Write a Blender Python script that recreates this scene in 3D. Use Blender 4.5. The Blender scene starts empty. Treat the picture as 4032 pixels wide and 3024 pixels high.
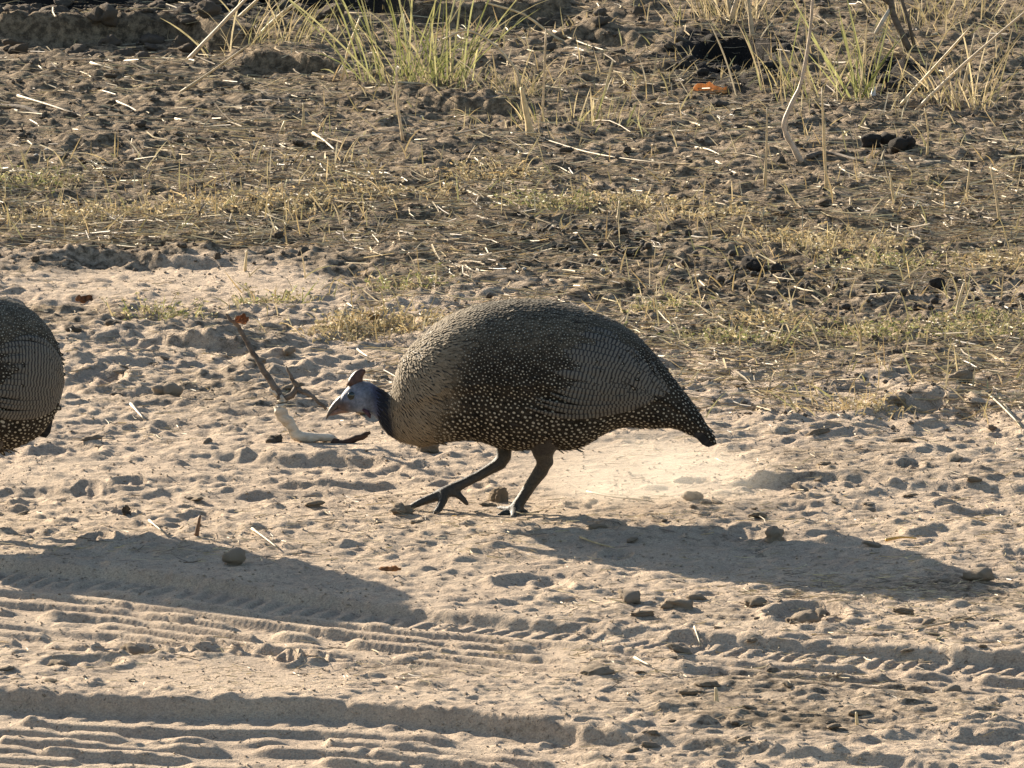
import bpy, bmesh, math, random
import numpy as np
from mathutils import Vector, Matrix

R = math.radians
random.seed(11)
rng = np.random.default_rng(11)
scene = bpy.context.scene
C = scene.collection

# ------------------------------------------------------------------ camera
CAM_D, CAM_H = 13.74, 2.3
FPX = 41400.0                      # focal length in photograph pixels (4032 wide)
PITCH = R(8.81)
cam = bpy.data.cameras.new('camera')
cam.sensor_width = 36.0
cam.lens = FPX / 4032 * 36.0
cam.clip_start = 0.1
cam.clip_end = 2000
camo = bpy.data.objects.new('camera', cam)
camo.location = (0, -CAM_D, CAM_H)
camo.rotation_euler = (math.pi / 2 - PITCH, 0, 0)
C.objects.link(camo)
scene.camera = camo

# ------------------------------------------------------------------ light
SUN_DIR = Vector((-1.87, 2.33, 1.0)).normalized()          # towards the sun
world = bpy.data.worlds.new('World')
scene.world = world
world.use_nodes = True
wn = world.node_tree
sky = wn.nodes.new('ShaderNodeTexSky')
sky.sky_type = 'NISHITA'
sky.sun_disc = False
sky.sun_elevation = math.asin(SUN_DIR.z)
sky.sun_rotation = math.atan2(SUN_DIR.x, SUN_DIR.y) % (2 * math.pi)
bg = wn.nodes['Background']
bg.inputs['Strength'].default_value = 0.07
wn.links.new(sky.outputs[0], bg.inputs[0])
sun = bpy.data.lights.new('sun', 'SUN')
sun.energy = 5.0
sun.angle = R(0.5)
sun.color = (1.0, 0.885, 0.72)
suno = bpy.data.objects.new('sun', sun)
suno.rotation_euler = SUN_DIR.to_track_quat('Z', 'Y').to_euler()
suno.location = (-6, 5, 4)
C.objects.link(suno)
scene.view_settings.view_transform = 'Standard'
scene.view_settings.look = 'None'
scene.view_settings.gamma = 1.0
scene.view_settings.use_curve_mapping = False
scene.view_settings.exposure = 1.66
scene.cycles.max_bounces = 5
scene.cycles.diffuse_bounces = 3

# ------------------------------------------------------------------ photograph pixel -> place
CP, SP = math.cos(PITCH), math.sin(PITCH)
def ray(px, py):
    a = (px - 2016) / FPX; b = (1512 - py) / FPX
    return Vector((a, CP + b * SP, -SP + b * CP))
def G(px, py):                      # point of the level ground
    d = ray(px, py); t = CAM_H / -d.z
    return Vector((d.x * t, -CAM_D + d.y * t, 0))
def at(px, py, Y):                  # point of the upright plane at depth Y
    d = ray(px, py); t = (Y + CAM_D) / d.y
    return Vector((d.x * t, Y, CAM_H + d.z * t))
def to_px(X, Y, Z=0.0):             # arrays: where a ground point shows (used for where soils lie)
    yy = Y + CAM_D; zz = Z - CAM_H
    f = yy * CP - zz * SP; u = yy * SP + zz * CP
    f = np.maximum(f, 0.2)
    return 2016 + FPX * X / f, 1512 - FPX * u / f
G0 = np.vectorize(lambda a, b: tuple(G(a, b))[:2])

# ------------------------------------------------------------------ noise
NT = np.random.default_rng(5).random((512, 512), dtype=np.float32)
def vnoise(x, y, seed):
    xf = np.floor(x); yf = np.floor(y)
    fx = (x - xf).astype(np.float32); fy = (y - yf).astype(np.float32)
    xi = (xf.astype(np.int32) + seed * 131) & 511; yi = (yf.astype(np.int32) + seed * 71) & 511
    fx = fx * fx * (3 - 2 * fx); fy = fy * fy * (3 - 2 * fy)
    T = NT.ravel(); x1 = (xi + 1) & 511; y0 = yi << 9; y1 = ((yi + 1) & 511) << 9
    a = T[y0 + xi]; c = T[y1 + xi]
    a = a + (T[y0 + x1] - a) * fx
    c = c + (T[y1 + x1] - c) * fx
    return a + (c - a) * fy
def fbm(x, y, scale, octv=4, seed=0, gain=0.5):
    s = 0.0; amp = 1.0; tot = 0.0; f = 1.0 / scale
    for o in range(octv):
        ca, sa_ = math.cos(.55 + 1.2 * o + seed), math.sin(.55 + 1.2 * o + seed)
        s = s + amp * (vnoise((x * ca - y * sa_) * f + 17.3 * o, (x * sa_ + y * ca) * f - 9.1 * o, seed + o * 7) - 0.5) * 2
        tot += amp; amp *= gain; f *= 2.03
    return s / tot
def sstep(a, b, x):
    t = np.clip((x - a) / (b - a), 0, 1)
    return t * t * (3 - 2 * t)

# ------------------------------------------------------------------ object helpers
def link(name, me, mat=None, parent=None):
    o = bpy.data.objects.new(name, me)
    C.objects.link(o)
    if mat is not None and me is not None and len(me.materials) == 0:
        me.materials.append(mat)
    if parent is not None:
        o.parent = parent
    return o
def tag(o, label=None, cat=None, group=None, kind=None):
    if label: o['label'] = label
    if cat: o['category'] = cat
    if group: o['group'] = group
    if kind: o['kind'] = kind
    return o
def empty(name, loc, rz=0.0):
    o = bpy.data.objects.new(name, None)
    o.empty_display_size = 0.02
    o.location = loc; o.rotation_euler = (0, 0, rz)
    C.objects.link(o)
    return o
class MB:                            # a mesh collected piece by piece
    def __init__(self):
        self.v = []; self.f = []; self.c = []
    def tube(self, path, radii, n=7, col=(1, 1, 1), wob=0.0, flat=1.0):
        b0 = len(self.v); P = [Vector(p) for p in path]; k = len(P)
        ref = Vector((0.13, 0.2, 1.0))
        for i in range(k):
            t = (P[min(i + 1, k - 1)] - P[max(i - 1, 0)]).normalized()
            a = t.cross(ref)
            if a.length < 1e-3: a = t.cross(Vector((1, 0, 0)))
            a.normalize(); b = a.cross(t)
            for j in range(n):
                th = 2 * math.pi * j / n
                r = radii[i] * (1 + random.uniform(-wob, wob))
                self.v.append(P[i] + a * (r * math.cos(th)) + b * (r * flat * math.sin(th)))
                self.c.append(col)
        for i in range(k - 1):
            for j in range(n):
                j2 = (j + 1) % n
                self.f.append((b0 + i * n + j, b0 + i * n + j2, b0 + (i + 1) * n + j2, b0 + (i + 1) * n + j))
        self.f.append(tuple(b0 + j for j in range(n))[::-1])
        self.f.append(tuple(b0 + (k - 1) * n + j for j in range(n)))
    def ribbon(self, path, widths, side=None, col=(1, 1, 1), fold=0.25):
        b0 = len(self.v); P = [Vector(p) for p in path]; k = len(P)
        for i in range(k):
            t = (P[min(i + 1, k - 1)] - P[max(i - 1, 0)]).normalized()
            s = t.cross(side if side is not None else Vector((0, -1, 0.3)))
            if s.length < 1e-4: s = Vector((1, 0, 0))
            s.normalize(); nn = s.cross(t)
            w = widths[i] * 0.5
            self.v += [P[i] - s * w + nn * (w * fold), P[i], P[i] + s * w + nn * (w * fold)]
            self.c += [col] * 3
        for i in range(k - 1):
            a = b0 + i * 3
            self.f += [(a, a + 1, a + 4, a + 3), (a + 1, a + 2, a + 5, a + 4)]
    def mesh(self, name, smooth=True, origin=None):
        me = bpy.data.meshes.new(name)
        o = Vector(origin) if origin is not None else Vector((0, 0, 0))
        me.from_pydata([tuple(v - o) for v in self.v], [], self.f)
        if smooth:
            me.polygons.foreach_set('use_smooth', [True] * len(me.polygons))
        ca = me.attributes.new('tint', 'FLOAT_COLOR', 'POINT')
        ca.data.foreach_set('color', np.array([(c[0], c[1], c[2], 1) for c in self.c], dtype=np.float32).ravel())
        me.update()
        return me

# ------------------------------------------------------------------ materials
def new_mat(name):
    m = bpy.data.materials.new(name); m.use_nodes = True
    nt = m.node_tree
    p = nt.nodes['Principled BSDF']
    return m, nt, p
def N(nt, t, **kw):
    n = nt.nodes.new(t)
    for k, v in kw.items():
        if k.startswith('in_'):
            n.inputs[k[3:].replace('_', ' ')].default_value = v
        else:
            setattr(n, k, v)
    return n
def mixc(nt, fac, a, b, mode='MIX'):
    n = nt.nodes.new('ShaderNodeMix'); n.data_type = 'RGBA'; n.blend_type = mode
    for idx, v in ((0, fac), (6, a), (7, b)):
        if hasattr(v, 'is_output') or isinstance(v, bpy.types.NodeSocket):
            nt.links.new(v, n.inputs[idx])
        elif idx == 0:
            n.inputs[0].default_value = v
        else:
            n.inputs[idx].default_value = (v[0], v[1], v[2], 1)
    return n.outputs[2]
def ramp(nt, src, a, b):
    n = nt.nodes.new('ShaderNodeMapRange'); n.interpolation_type = 'SMOOTHSTEP'
    n.inputs['From Min'].default_value = a; n.inputs['From Max'].default_value = b
    nt.links.new(src, n.inputs['Value'])
    return n.outputs[0]
def noise(nt, scale, detail=4.0, rough=0.55, vec=None, dist=0.0):
    n = nt.nodes.new('ShaderNodeTexNoise')
    n.inputs['Scale'].default_value = scale; n.inputs['Detail'].default_value = detail
    n.inputs['Roughness'].default_value = rough; n.inputs['Distortion'].default_value = dist
    if vec is None:
        tc = nt.nodes.new('ShaderNodeTexCoord'); vec = tc.outputs['Object']
    nt.links.new(vec, n.inputs['Vector'])
    return n.outputs['Fac']

def ground_material():
    m, nt, p = new_mat('sandy_soil')
    att = N(nt, 'ShaderNodeAttribute', attribute_name='soil')
    n1 = noise(nt, 9, 6, 0.6); n2 = noise(nt, 70, 5, 0.65); n3 = noise(nt, 420, 4, 0.6)
    sand = mixc(nt, ramp(nt, n1, .3, .7), (.51, .40, .292), (.42, .325, .24))
    sand = mixc(nt, ramp(nt, n2, .50, .78), sand, (.29, .225, .165))
    fleck = noise(nt, 190, 3, .7, None, .8)
    sand = mixc(nt, ramp(nt, fleck, .60, .67), sand, (.20, .15, .105))
    dark = mixc(nt, ramp(nt, n2, .35, .65), (.28, .208, .132), (.082, .061, .04))
    # organic soil breaks in along fine ragged patches
    ad = nt.nodes.new('ShaderNodeMath'); ad.operation = 'MULTIPLY_ADD'
    nt.links.new(n2, ad.inputs[0]); ad.inputs[1].default_value = 0.9; nt.links.new(att.outputs['Fac'], ad.inputs[2])
    fac = ramp(nt, ad.outputs[0], .62, 1.12)
    col = mixc(nt, fac, sand, dark)
    col = mixc(nt, ramp(nt, att.outputs['Fac'], 1.15, 1.6), col, (.022, .018, .015))  # high values go near-black: shade of hollow walls and bank painted in
    grain = mixc(nt, ramp(nt, n3, .3, .7), (.72, .72, .72), (1.16, 1.14, 1.1))
    col = mixc(nt, 1.0, col, grain, 'MULTIPLY')
    nt.links.new(col, p.inputs['Base Color'])
    p.inputs['Roughness'].default_value = 0.95
    p.inputs['Specular IOR Level'].default_value = 0.12
    b1 = nt.nodes.new('ShaderNodeBump'); b1.inputs['Strength'].default_value = 0.8; b1.inputs['Distance'].default_value = 0.008
    nt.links.new(noise(nt, 95, 6, 0.72), b1.inputs['Height'])
    b2 = nt.nodes.new('ShaderNodeBump'); b2.inputs['Strength'].default_value = 0.5; b2.inputs['Distance'].default_value = 0.002
    nt.links.new(noise(nt, 600, 3, 0.6), b2.inputs['Height'])
    nt.links.new(b1.outputs[0], b2.inputs['Normal'])
    nt.links.new(b2.outputs[0], p.inputs['Normal'])
    return m
def clod_material(name, ca, cb, scale=90, bump=0.004, rough=0.95):
    m, nt, p = new_mat(name)
    oi = N(nt, 'ShaderNodeObjectInfo')
    n = noise(nt, scale, 5, 0.65)
    col = mixc(nt, ramp(nt, n, .35, .68), ca, cb)
    v = ramp(nt, oi.outputs['Random'], -0.2, 1.2)
    col = mixc(nt, v, col, mixc(nt, .5, col, cb))
    nt.links.new(col, p.inputs['Base Color'])
    p.inputs['Roughness'].default_value = rough
    p.inputs['Specular IOR Level'].default_value = 0.15
    b = nt.nodes.new('ShaderNodeBump'); b.inputs['Strength'].default_value = 0.8; b.inputs['Distance'].default_value = bump
    nt.links.new(noise(nt, scale * 3, 5, 0.7), b.inputs['Height'])
    nt.links.new(b.outputs[0], p.inputs['Normal'])
    return m
def leafy_material(name, trans=0.35, rough=0.6):
    # colour from the 'tint' attribute of each blade, with streaks, and light passing through
    m, nt, p = new_mat(name)
    att = N(nt, 'ShaderNodeAttribute', attribute_name='tint')
    n = noise(nt, 60, 4, 0.6)
    col = mixc(nt, 1.0, att.outputs['Color'], mixc(nt, ramp(nt, n, .3, .7), (.75, .73, .68), (1.15, 1.13, 1.08)), 'MULTIPLY')
    nt.links.new(col, p.inputs['Base Color'])
    p.inputs['Roughness'].default_value = rough
    p.inputs['Specular IOR Level'].default_value = 0.25
    tr = nt.nodes.new('ShaderNodeBsdfTranslucent'); nt.links.new(col, tr.inputs['Color'])
    mx = nt.nodes.new('ShaderNodeMixShader'); mx.inputs[0].default_value = trans
    out = nt.nodes['Material Output']
    nt.links.new(p.outputs[0], mx.inputs[1]); nt.links.new(tr.outputs[0], mx.inputs[2])
    nt.links.new(mx.outputs[0], out.inputs['Surface'])
    return m
def wood_material(name, ca, cb, scale=40):
    m, nt, p = new_mat(name)
    tc = nt.nodes.new('ShaderNodeTexCoord')
    mp = nt.nodes.new('ShaderNodeMapping'); mp.inputs['Scale'].default_value = (1, 1, 2.5)
    nt.links.new(tc.outputs['Object'], mp.inputs[0])
    n = noise(nt, scale, 6, 0.65, mp.outputs[0], 0.6)
    nt.links.new(mixc(nt, ramp(nt, n, .35, .66), ca, cb), p.inputs['Base Color'])
    p.inputs['Roughness'].default_value = 0.85
    p.inputs['Specular IOR Level'].default_value = 0.2
    b = nt.nodes.new('ShaderNodeBump'); b.inputs['Strength'].default_value = 0.6; b.inputs['Distance'].default_value = 0.002
    nt.links.new(noise(nt, scale * 4, 4, 0.6, mp.outputs[0]), b.inputs['Height'])
    nt.links.new(b.outputs[0], p.inputs['Normal'])
    return m
M = {
    'ground': ground_material(),
    'dark_clod': clod_material('dark_crumbly_soil', (.085, .064, .046), (.16, .125, .09)),
    'black_clod': clod_material('dung_and_shade_black', (.03, .025, .021), (.065, .054, .044)),  # colour of dung; on the hollow clods its black stands in for shade
    'sand_clod': clod_material('dry_sand_crust', (.36, .28, .195), (.24, .185, .13)),
    'brown_clod': clod_material('brown_crumbly_crust', (.27, .21, .15), (.38, .30, .215)),
    'pellet': clod_material('dry_dung', (.045, .035, .027), (.11, .088, .066), 120, 0.002, 0.8),
    'blade': leafy_material('grass_blade', 0.35),
    'straw': leafy_material('dry_straw', 0.2, 0.55),
    'leaf': leafy_material('dry_leaf', 0.4),
    'bark': wood_material('grey_bark', (.17, .135, .1), (.085, .066, .05)),
    'pale_wood': wood_material('bleached_wood', (.62, .54, .42), (.42, .34, .25)),
    'dark_wood': wood_material('charred_wood', (.035, .026, .021), (.075, .042, .03)),
}

# ------------------------------------------------------------------ the ground: one sheet, fine where the picture looks, coarse out to the horizon
def wide(Y): return np.maximum(Y + CAM_D, 1.5) * (2016 / FPX) / CP
NU, NR = 740, 1240
ud = np.linspace(-1.38, 1.38, NU)
uo = 1.38 + np.cumsum(0.0033 * 1.22 ** np.arange(1, 50))
U = np.concatenate([-uo[::-1], ud, uo])
pyr = np.linspace(3330, -260, NR)
Yd = np.array([G(2016, p).y for p in pyr])
Yn = Yd[0] - np.cumsum(0.006 * 1.2 ** np.arange(1, 48))
Yf = Yd[-1] + np.cumsum(0.013 * 1.2 ** np.arange(1, 56))
YR = np.concatenate([Yn[::-1], Yd, Yf])
WR = wide(YR)
X = U[None, :] * WR[:, None]
Y = np.repeat(YR[:, None], len(U), 1)
PX, PY = to_px(X, Y)
near = sstep(2.6, 1.45, np.abs(U))[None, :] * sstep(8.2, 6.2, np.abs(YR - 2.2))[:, None]   # fine relief only where the mesh can carry it

X = X.astype(np.float32); Y = Y.astype(np.float32)
PX = PX.astype(np.float32); PY = PY.astype(np.float32); near = near.astype(np.float32)
H = 0.013 * fbm(X, Y, 0.75, 3, 1) * near
# loose sand in front, crumbly soil behind
warp = 120 * fbm(X, Y, 0.35, 3, 5)
front = sstep(1380, 1900, PY + warp)                       # 1 = sandy track
H += near * (1 - front) * 0.015 * fbm(X * .8, Y, 0.12, 5, 21, 0.6)
H += near * front * 0.0045 * fbm(X * .75, Y, 0.12, 5, 31, 0.58)
rid = 1 - np.abs(fbm(X * 0.7, Y, 0.06, 3, 41, 0.6)) * 2.2
H += near * (0.0026 + 0.0060 * (1 - front)) * rid
H += near * (.0026 + .0008 * (1 - front)) * (1 - 2 * np.abs(fbm(X * .8, Y, 0.022, 2, 43)))
smooth_patch = np.zeros_like(H)
PN = fbm(X, Y, .12, 3, 77)
def patch(cx, cy, rx, ry, soft=0.5):
    d = np.sqrt(((PX - cx) / rx) ** 2 + ((PY - cy) / ry) ** 2) + 0.25 * PN
    return sstep(1.0 + soft * .5, 1.0 - soft * .5, d)
for a in ((2480, 1860, 480, 110), (900, 2670, 500, 75), (700, 1120, 620, 90), (300, 1850, 420, 60), (2450, 2170, 420, 40)):
    smooth_patch = np.maximum(smooth_patch, patch(*a))
H *= 1 - 0.7 * smooth_patch

def rows(pts, before, after):
    w = [G(*p) for p in pts]
    xs = np.array([p.x for p in w]); ys = np.array([p.y for p in w])
    j0, j1 = np.searchsorted(YR, (ys.min() - after, ys.max() + before))
    sl = slice(j0, j1)
    return sl, X[sl], Y[sl], np.interp(X[sl], xs, ys).astype(np.float32), xs
# ledges: the ground drops towards the viewer, so their faces lie in shade
def ledge(pts, drop, run=0.36, face=0.03, fade=0.08, seed=3, lip=.55):
    sl, x, y, ye, xs = rows(pts, .35, run + .15)
    d = ye - y + 0.035 * fbm(x, y, 0.12, 2, seed)
    m = sstep(xs[0] - fade * .2, xs[0] + fade, x) * sstep(xs[-1] + fade * .2, xs[-1] - fade, x) * near[sl]
    m = m * (.75 + .5 * fbm(x, y, .15, 2, seed + 40))
    H[sl] += m * drop * (lip * np.exp(-(np.minimum(d, 0) / 0.11) ** 2) * (1 - sstep(0, face, d)) - 0.62 * sstep(0, face, d) * (1 - sstep(.05, run, d)))
ledge([(660, 1772), (1000, 1782), (1450, 1815), (1720, 1860)], .015, seed=4)
ledge([(2880, 1905), (3300, 1912), (3700, 1925), (4150, 1950)], .016, seed=5)
ledge([(3380, 1640), (3560, 1612), (3800, 1622), (4000, 1660)], .036, 0.41, .05, seed=6)
ledge([(180, 1003), (560, 1015), (1000, 1040)], .020, seed=7)
ledge([(430, 1335), (700, 1340), (1060, 1372)], .020, seed=8)
ledge([(3650, 2895), (4100, 2905)], .02, seed=9)
ledge([(1000, 1478), (1200, 1476), (1390, 1490)], .018, seed=10)
ledge([(2680, 205), (2780, 195), (2950, 205), (3110, 235)], .085, 0.51, .05, seed=12, lip=.06)
ledge([(3400, 300), (3500, 296), (3640, 320)], .065, 0.51, .05, seed=13, lip=.06)
ledge([(2080, 565), (2400, 590), (2760, 615)], .012, seed=14)
ledge([(2050, 190), (2300, 178), (2560, 200)], .04, seed=15)
ledge([(3080, 1265), (3400, 1295), (3640, 1322)], .014, seed=16)
ledge([(2600, 2080), (3000, 2105), (3400, 2120)], .008, seed=17)
ledge([(-300, 1905), (500, 1925), (1500, 1935)], .008, .2, seed=18)
ledge([(500, 1880), (1000, 1890), (1700, 1905)], .008, .2, seed=19)
ledge([(2900, 1985), (3500, 2005), (4200, 2020)], .007, .2, seed=20)
ledge([(-300, 30), (300, 60), (800, 40), (1400, 70)], .04, .5, seed=21)
ledge([(-300, 150), (250, 175), (700, 165), (1000, 200)], .045, .5, seed=22)
ledge([(1300, 60), (1800, 90), (2300, 70)], .05, .5, seed=23)
ledge([(1600, 420), (1900, 450), (2150, 470)], .03, .5, seed=24)
ledge([(850, 260), (1150, 270), (1400, 300)], .03, .5, seed=25)
# the bank of crumbly soil behind
H += near * 0.05 * sstep(420, -120, PY + 0.4 * warp) * (0.35 + 0.65 * sstep(1500, 700, PX))

# tyre tracks
def tyre(pts, width, drop, rib_sp, rib_h, mask, seed, lug_p=0.034, d_lug=.045, lug_h=.36):
    sl, x, y, ye, xs = rows(pts, .3, (width if np.isscalar(width) else .62) + .25)
    d = ye - y + 0.012 * fbm(x, y, 0.2, 3, seed)
    if not np.isscalar(width): width = np.interp(x, [G(*p[:2]).x for p in width], [p[2] for p in width]).astype(np.float32)
    inside = sstep(0.0, 0.026, d) * sstep(width + .03, width - .03, d)
    m = mask[sl] * near[sl]
    lug = 0.5 + 0.5 * np.cos(2 * np.pi * (x + 0.35 * d + 0.010 * fbm(x, y, .06, 2, seed + 9)) / lug_p)
    lugw = sstep(.014, .034, d) * sstep(d_lug + .02, d_lug - .012, d)
    H_in = -drop * inside
    H_in += lug_h * drop * lugw * sstep(.30, .8, lug)
    phase = (d - d_lug - .035 + 0.016 * fbm(x, y, 0.25, 2, seed + 2)) / rib_sp
    rib = sstep(-.85, .65, np.cos(2 * np.pi * phase))
    brk = 0.15 + 0.85 * sstep(-.42, .0, (2 * vnoise(x / .05 + np.floor(phase + .5) * 7.7, y * 0 + .5, seed + 3) - 1))
    ribw = sstep(d_lug, d_lug + .02, d) * sstep(width + .005, width - .03, d)
    H_in += rib_h * ribw * rib * brk
    berm = 0.40 * drop * np.exp(-((d + 0.02) / 0.06) ** 2) * sstep(.02, -.004, d) + 0.3 * drop * np.exp(-((d - width - .02) / .03) ** 2)
    H[sl] = H[sl] * (1 - np.minimum(.92, 0.85 * m) * inside) + m * (H_in + berm)
fadeA = (1 - .35 * sstep(2050, 2250, PX) * sstep(2760, 2600, PX)) * (0.9 + 0.4 * fbm(X, Y, .3, 2, 50))
tyre([(-1400, 2090), (0, 2218), (500, 2256), (1000, 2322), (1650, 2398), (2100, 2448), (2700, 2506), (3300, 2545), (4032, 2588), (5200, 2640)],
     [(0, 2400, .60), (1000, 2450, .48), (2100, 2500, .36), (2700, 2550, .32), (4032, 2600, .32)], .012, .056, .0090, fadeA, 60, .024, .085)
fadeB = (0.95 + 0.3 * fbm(X, Y, .3, 2, 51)) * (1 - .62 * sstep(2100, 2900, PX + 300 * fbm(X, Y, .2, 2, 52)))
tyre([(-1400, 2690), (0, 2752), (700, 2775), (1250, 2785), (1800, 2830), (2300, 2890), (3000, 2960), (4200, 3060)],
     .66, .018, .056, .0105, fadeB, 70, .042, .07, .12)

# lumps and hoof prints pressed into / standing out of the sheet
def splat(x0, y0, rx, ry, h, prof='dome'):
    j0, j1 = np.searchsorted(YR, (y0 - ry * 1.5, y0 + ry * 1.5))
    if j1 <= j0: return
    w = WR[(j0 + j1) // 2]
    i0, i1 = np.searchsorted(U, ((x0 - rx * 1.5) / w, (x0 + rx * 1.5) / w))
    if i1 <= i0: return
    xx = X[j0:j1, i0:i1] - x0; yy = Y[j0:j1, i0:i1] - y0
    r2 = (xx / rx) ** 2 + (yy / ry) ** 2
    if prof == 'dome':
        H[j0:j1, i0:i1] += h * np.clip(1 - r2, 0, 1) ** .6
    elif prof == 'scarp':              # low crust: rises gently from behind, breaks off on the near side
        e = yy / ry + .35 * fbm(xx + x0, yy * 0 + y0, rx * .5, 2, 17)
        H[j0:j1, i0:i1] += h * np.clip(1 - r2, 0, 1) * sstep(-.70, -.30, e)
    else:                              # hoof print: two-lobed pit with a pushed-up rim
        pit = np.clip(1 - r2, 0, 1) ** .6
        cleft = 1 - .5 * np.exp(-(xx / (rx * .18)) ** 2)
        rim = np.exp(-((np.sqrt(r2) - 1.12) / .16) ** 2)
        H[j0:j1, i0:i1] += -h * pit * cleft + .35 * h * rim
rr0 = lambda a, b: math.exp(random.uniform(math.log(a), math.log(b)))
def keep_off(px, py):                  # open smooth sand stays free of lumps
    return ((px - 2480) / 480) ** 2 + ((py - 1860) / 110) ** 2 < 1 or ((px - 900) / 500) ** 2 + ((py - 2670) / 75) ** 2 < 1
for k in range(29000):
    px, py = random.uniform(-500, 4530), random.uniform(-200, 3250)
    if keep_off(px, py) and random.random() < .85: continue
    if py > 2200 and random.random() < (.8 if px < 2300 else .45): continue
    if 1700 < py <= 2200 and random.random() < .3: continue
    if 1030 < py < 1300 and px < 1400 and random.random() < .6: continue
    g = G(px, py)
    if py < 1300 or random.random() < .2:
        r = random.choice((.004, .005, .006, .007, .009, .013)) * (1.3 if py < 400 else 1)
        splat(g.x, g.y, r * random.uniform(.8, 2.0), r * random.uniform(1.0, 1.9), r * random.uniform(.18, .42) * (.8 if py > 1350 else 1))
    else:
        r = rr0(.005, .019)
        splat(g.x, g.y, r * random.uniform(.8, 1.7), max(.011, r * random.uniform(.7, 1.3)), r * rr0(.10, .20), 'scarp')
for k in range(26):
    px, py = random.uniform(-300, 4330), random.uniform(1650, 2250)
    g = G(px, py); splat(g.x, g.y, random.uniform(.015, .03), random.uniform(.03, .06), random.uniform(.004, .009), 'hoof')
for (px, py, rx, ry, h) in ((1130, 2595, .018, .035, .016), (1230, 2590, .018, .03, .016), (830, 2560, .035, .035, .013), (330, 2615, .05, .03, .012),
                            (560, 2560, .03, .03, .010), (380, 1500, .045, .06, .020), (1000, 2565, .04, .03, .010), (440, 2555, .025, .03, .012),
                            (3180, 2430, .05, .05, .016), (260, 1770, .05, .05, .012), (1760, 2060, .03, .04, .010), (2100, 2300, .05, .04, .010)):
    g = G(px, py); splat(g.x, g.y, rx, ry * 1.6, h * .85, 'hoof')
# ground pressed level where the bird treads
for (gx, gy, r) in ((G(1210, 1735).x, G(1210, 1735).y, .05), (G(1330, 1740).x, G(1330, 1740).y, .06), (G(1430, 1740).x, G(1430, 1740).y, .05), (G(1760, 2008).x, G(1760, 2008).y, .12), (G(2040, 2020).x, G(2040, 2020).y, .08)):
    m = np.exp(-(((X - gx) / r) ** 2 + ((Y - gy) / (r * 1.2)) ** 2) * 1.5)
    H *= 1 - .92 * m

soil = 0.62 * sstep(1720, 860, PY + 2.4 * warp) + 0.30 * sstep(520, 80, PY + warp)
soil += 0.22 * patch(3500, 1300, 800, 260, 1.0) + 0.2 * patch(2900, 1050, 900, 140, .8) - 0.5 * patch(700, 1130, 620, 90, .8) + .16 * patch(3250, 2300, 500, 60, 1) + .14 * patch(2900, 2800, 700, 120, 1)
soil += front * .34 * np.maximum(0, fbm(X, Y, 0.30, 4, 92) + .12) * (1 - smooth_patch)
for a in ((3300, 2780, 800, 150, .9), (2600, 2420, 420, 60, .9), (250, 2110, 380, 60, .9), (3500, 1840, 700, 90, 1.), (900, 1560, 500, 110, 1.), (3900, 2320, 300, 70, .9), (1700, 2640, 380, 60, .9)):
    soil += .26 * patch(*a)
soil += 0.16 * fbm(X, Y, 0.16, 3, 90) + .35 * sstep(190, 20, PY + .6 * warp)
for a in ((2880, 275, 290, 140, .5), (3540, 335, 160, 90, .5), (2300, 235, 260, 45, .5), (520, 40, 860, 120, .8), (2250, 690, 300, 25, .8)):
    soil += {2880: .9, 3540: .9, 520: .8}.get(a[0], .3) * patch(*a)  # hollow walls and upper left bank blackened, their shade put into the colour
soil = np.where(near > .2, soil, .3 + .3 * sstep(0, 2, Y))

ny, nx = X.shape
gm = bpy.data.meshes.new('ground')
co = np.stack([X, Y, H], -1).astype(np.float32).reshape(-1, 3)
idx = np.arange(ny * nx, dtype=np.int32).reshape(ny, nx)
quad = np.stack([idx[:-1, :-1], idx[:-1, 1:], idx[1:, 1:], idx[1:, :-1]], -1).reshape(-1)
nf = len(quad) // 4
gm.vertices.add(len(co)); gm.vertices.foreach_set('co', co.ravel())
gm.loops.add(len(quad)); gm.loops.foreach_set('vertex_index', quad)
gm.polygons.add(nf)
gm.polygons.foreach_set('loop_start', np.arange(0, nf * 4, 4, dtype=np.int32))
gm.polygons.foreach_set('use_smooth', np.ones(nf, dtype=bool))
gm.update(calc_edges=True)
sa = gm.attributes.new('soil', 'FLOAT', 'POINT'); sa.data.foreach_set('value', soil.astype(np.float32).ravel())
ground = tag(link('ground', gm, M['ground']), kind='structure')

import bisect
UL, YL = U.tolist(), YR.tolist()
def hz(x, y):                          # height of the ground
    j = min(max(bisect.bisect(YL, y) - 1, 0), ny - 2)
    t = (y - YL[j]) / (YL[j + 1] - YL[j]); out = []
    for jj in (j, j + 1):
        u = x / WR[jj]; i = min(max(bisect.bisect(UL, u) - 1, 0), nx - 2)
        f = (u - UL[i]) / (UL[i + 1] - UL[i])
        out.append(H[jj, i] * (1 - f) + H[jj, i + 1] * f)
    return float(out[0] * (1 - t) + out[1] * t)
def GT(px, py, dz=0.0):                # point on the real ground
    g = G(px, py)
    return Vector((g.x, g.y, hz(g.x, g.y) + dz))

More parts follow.
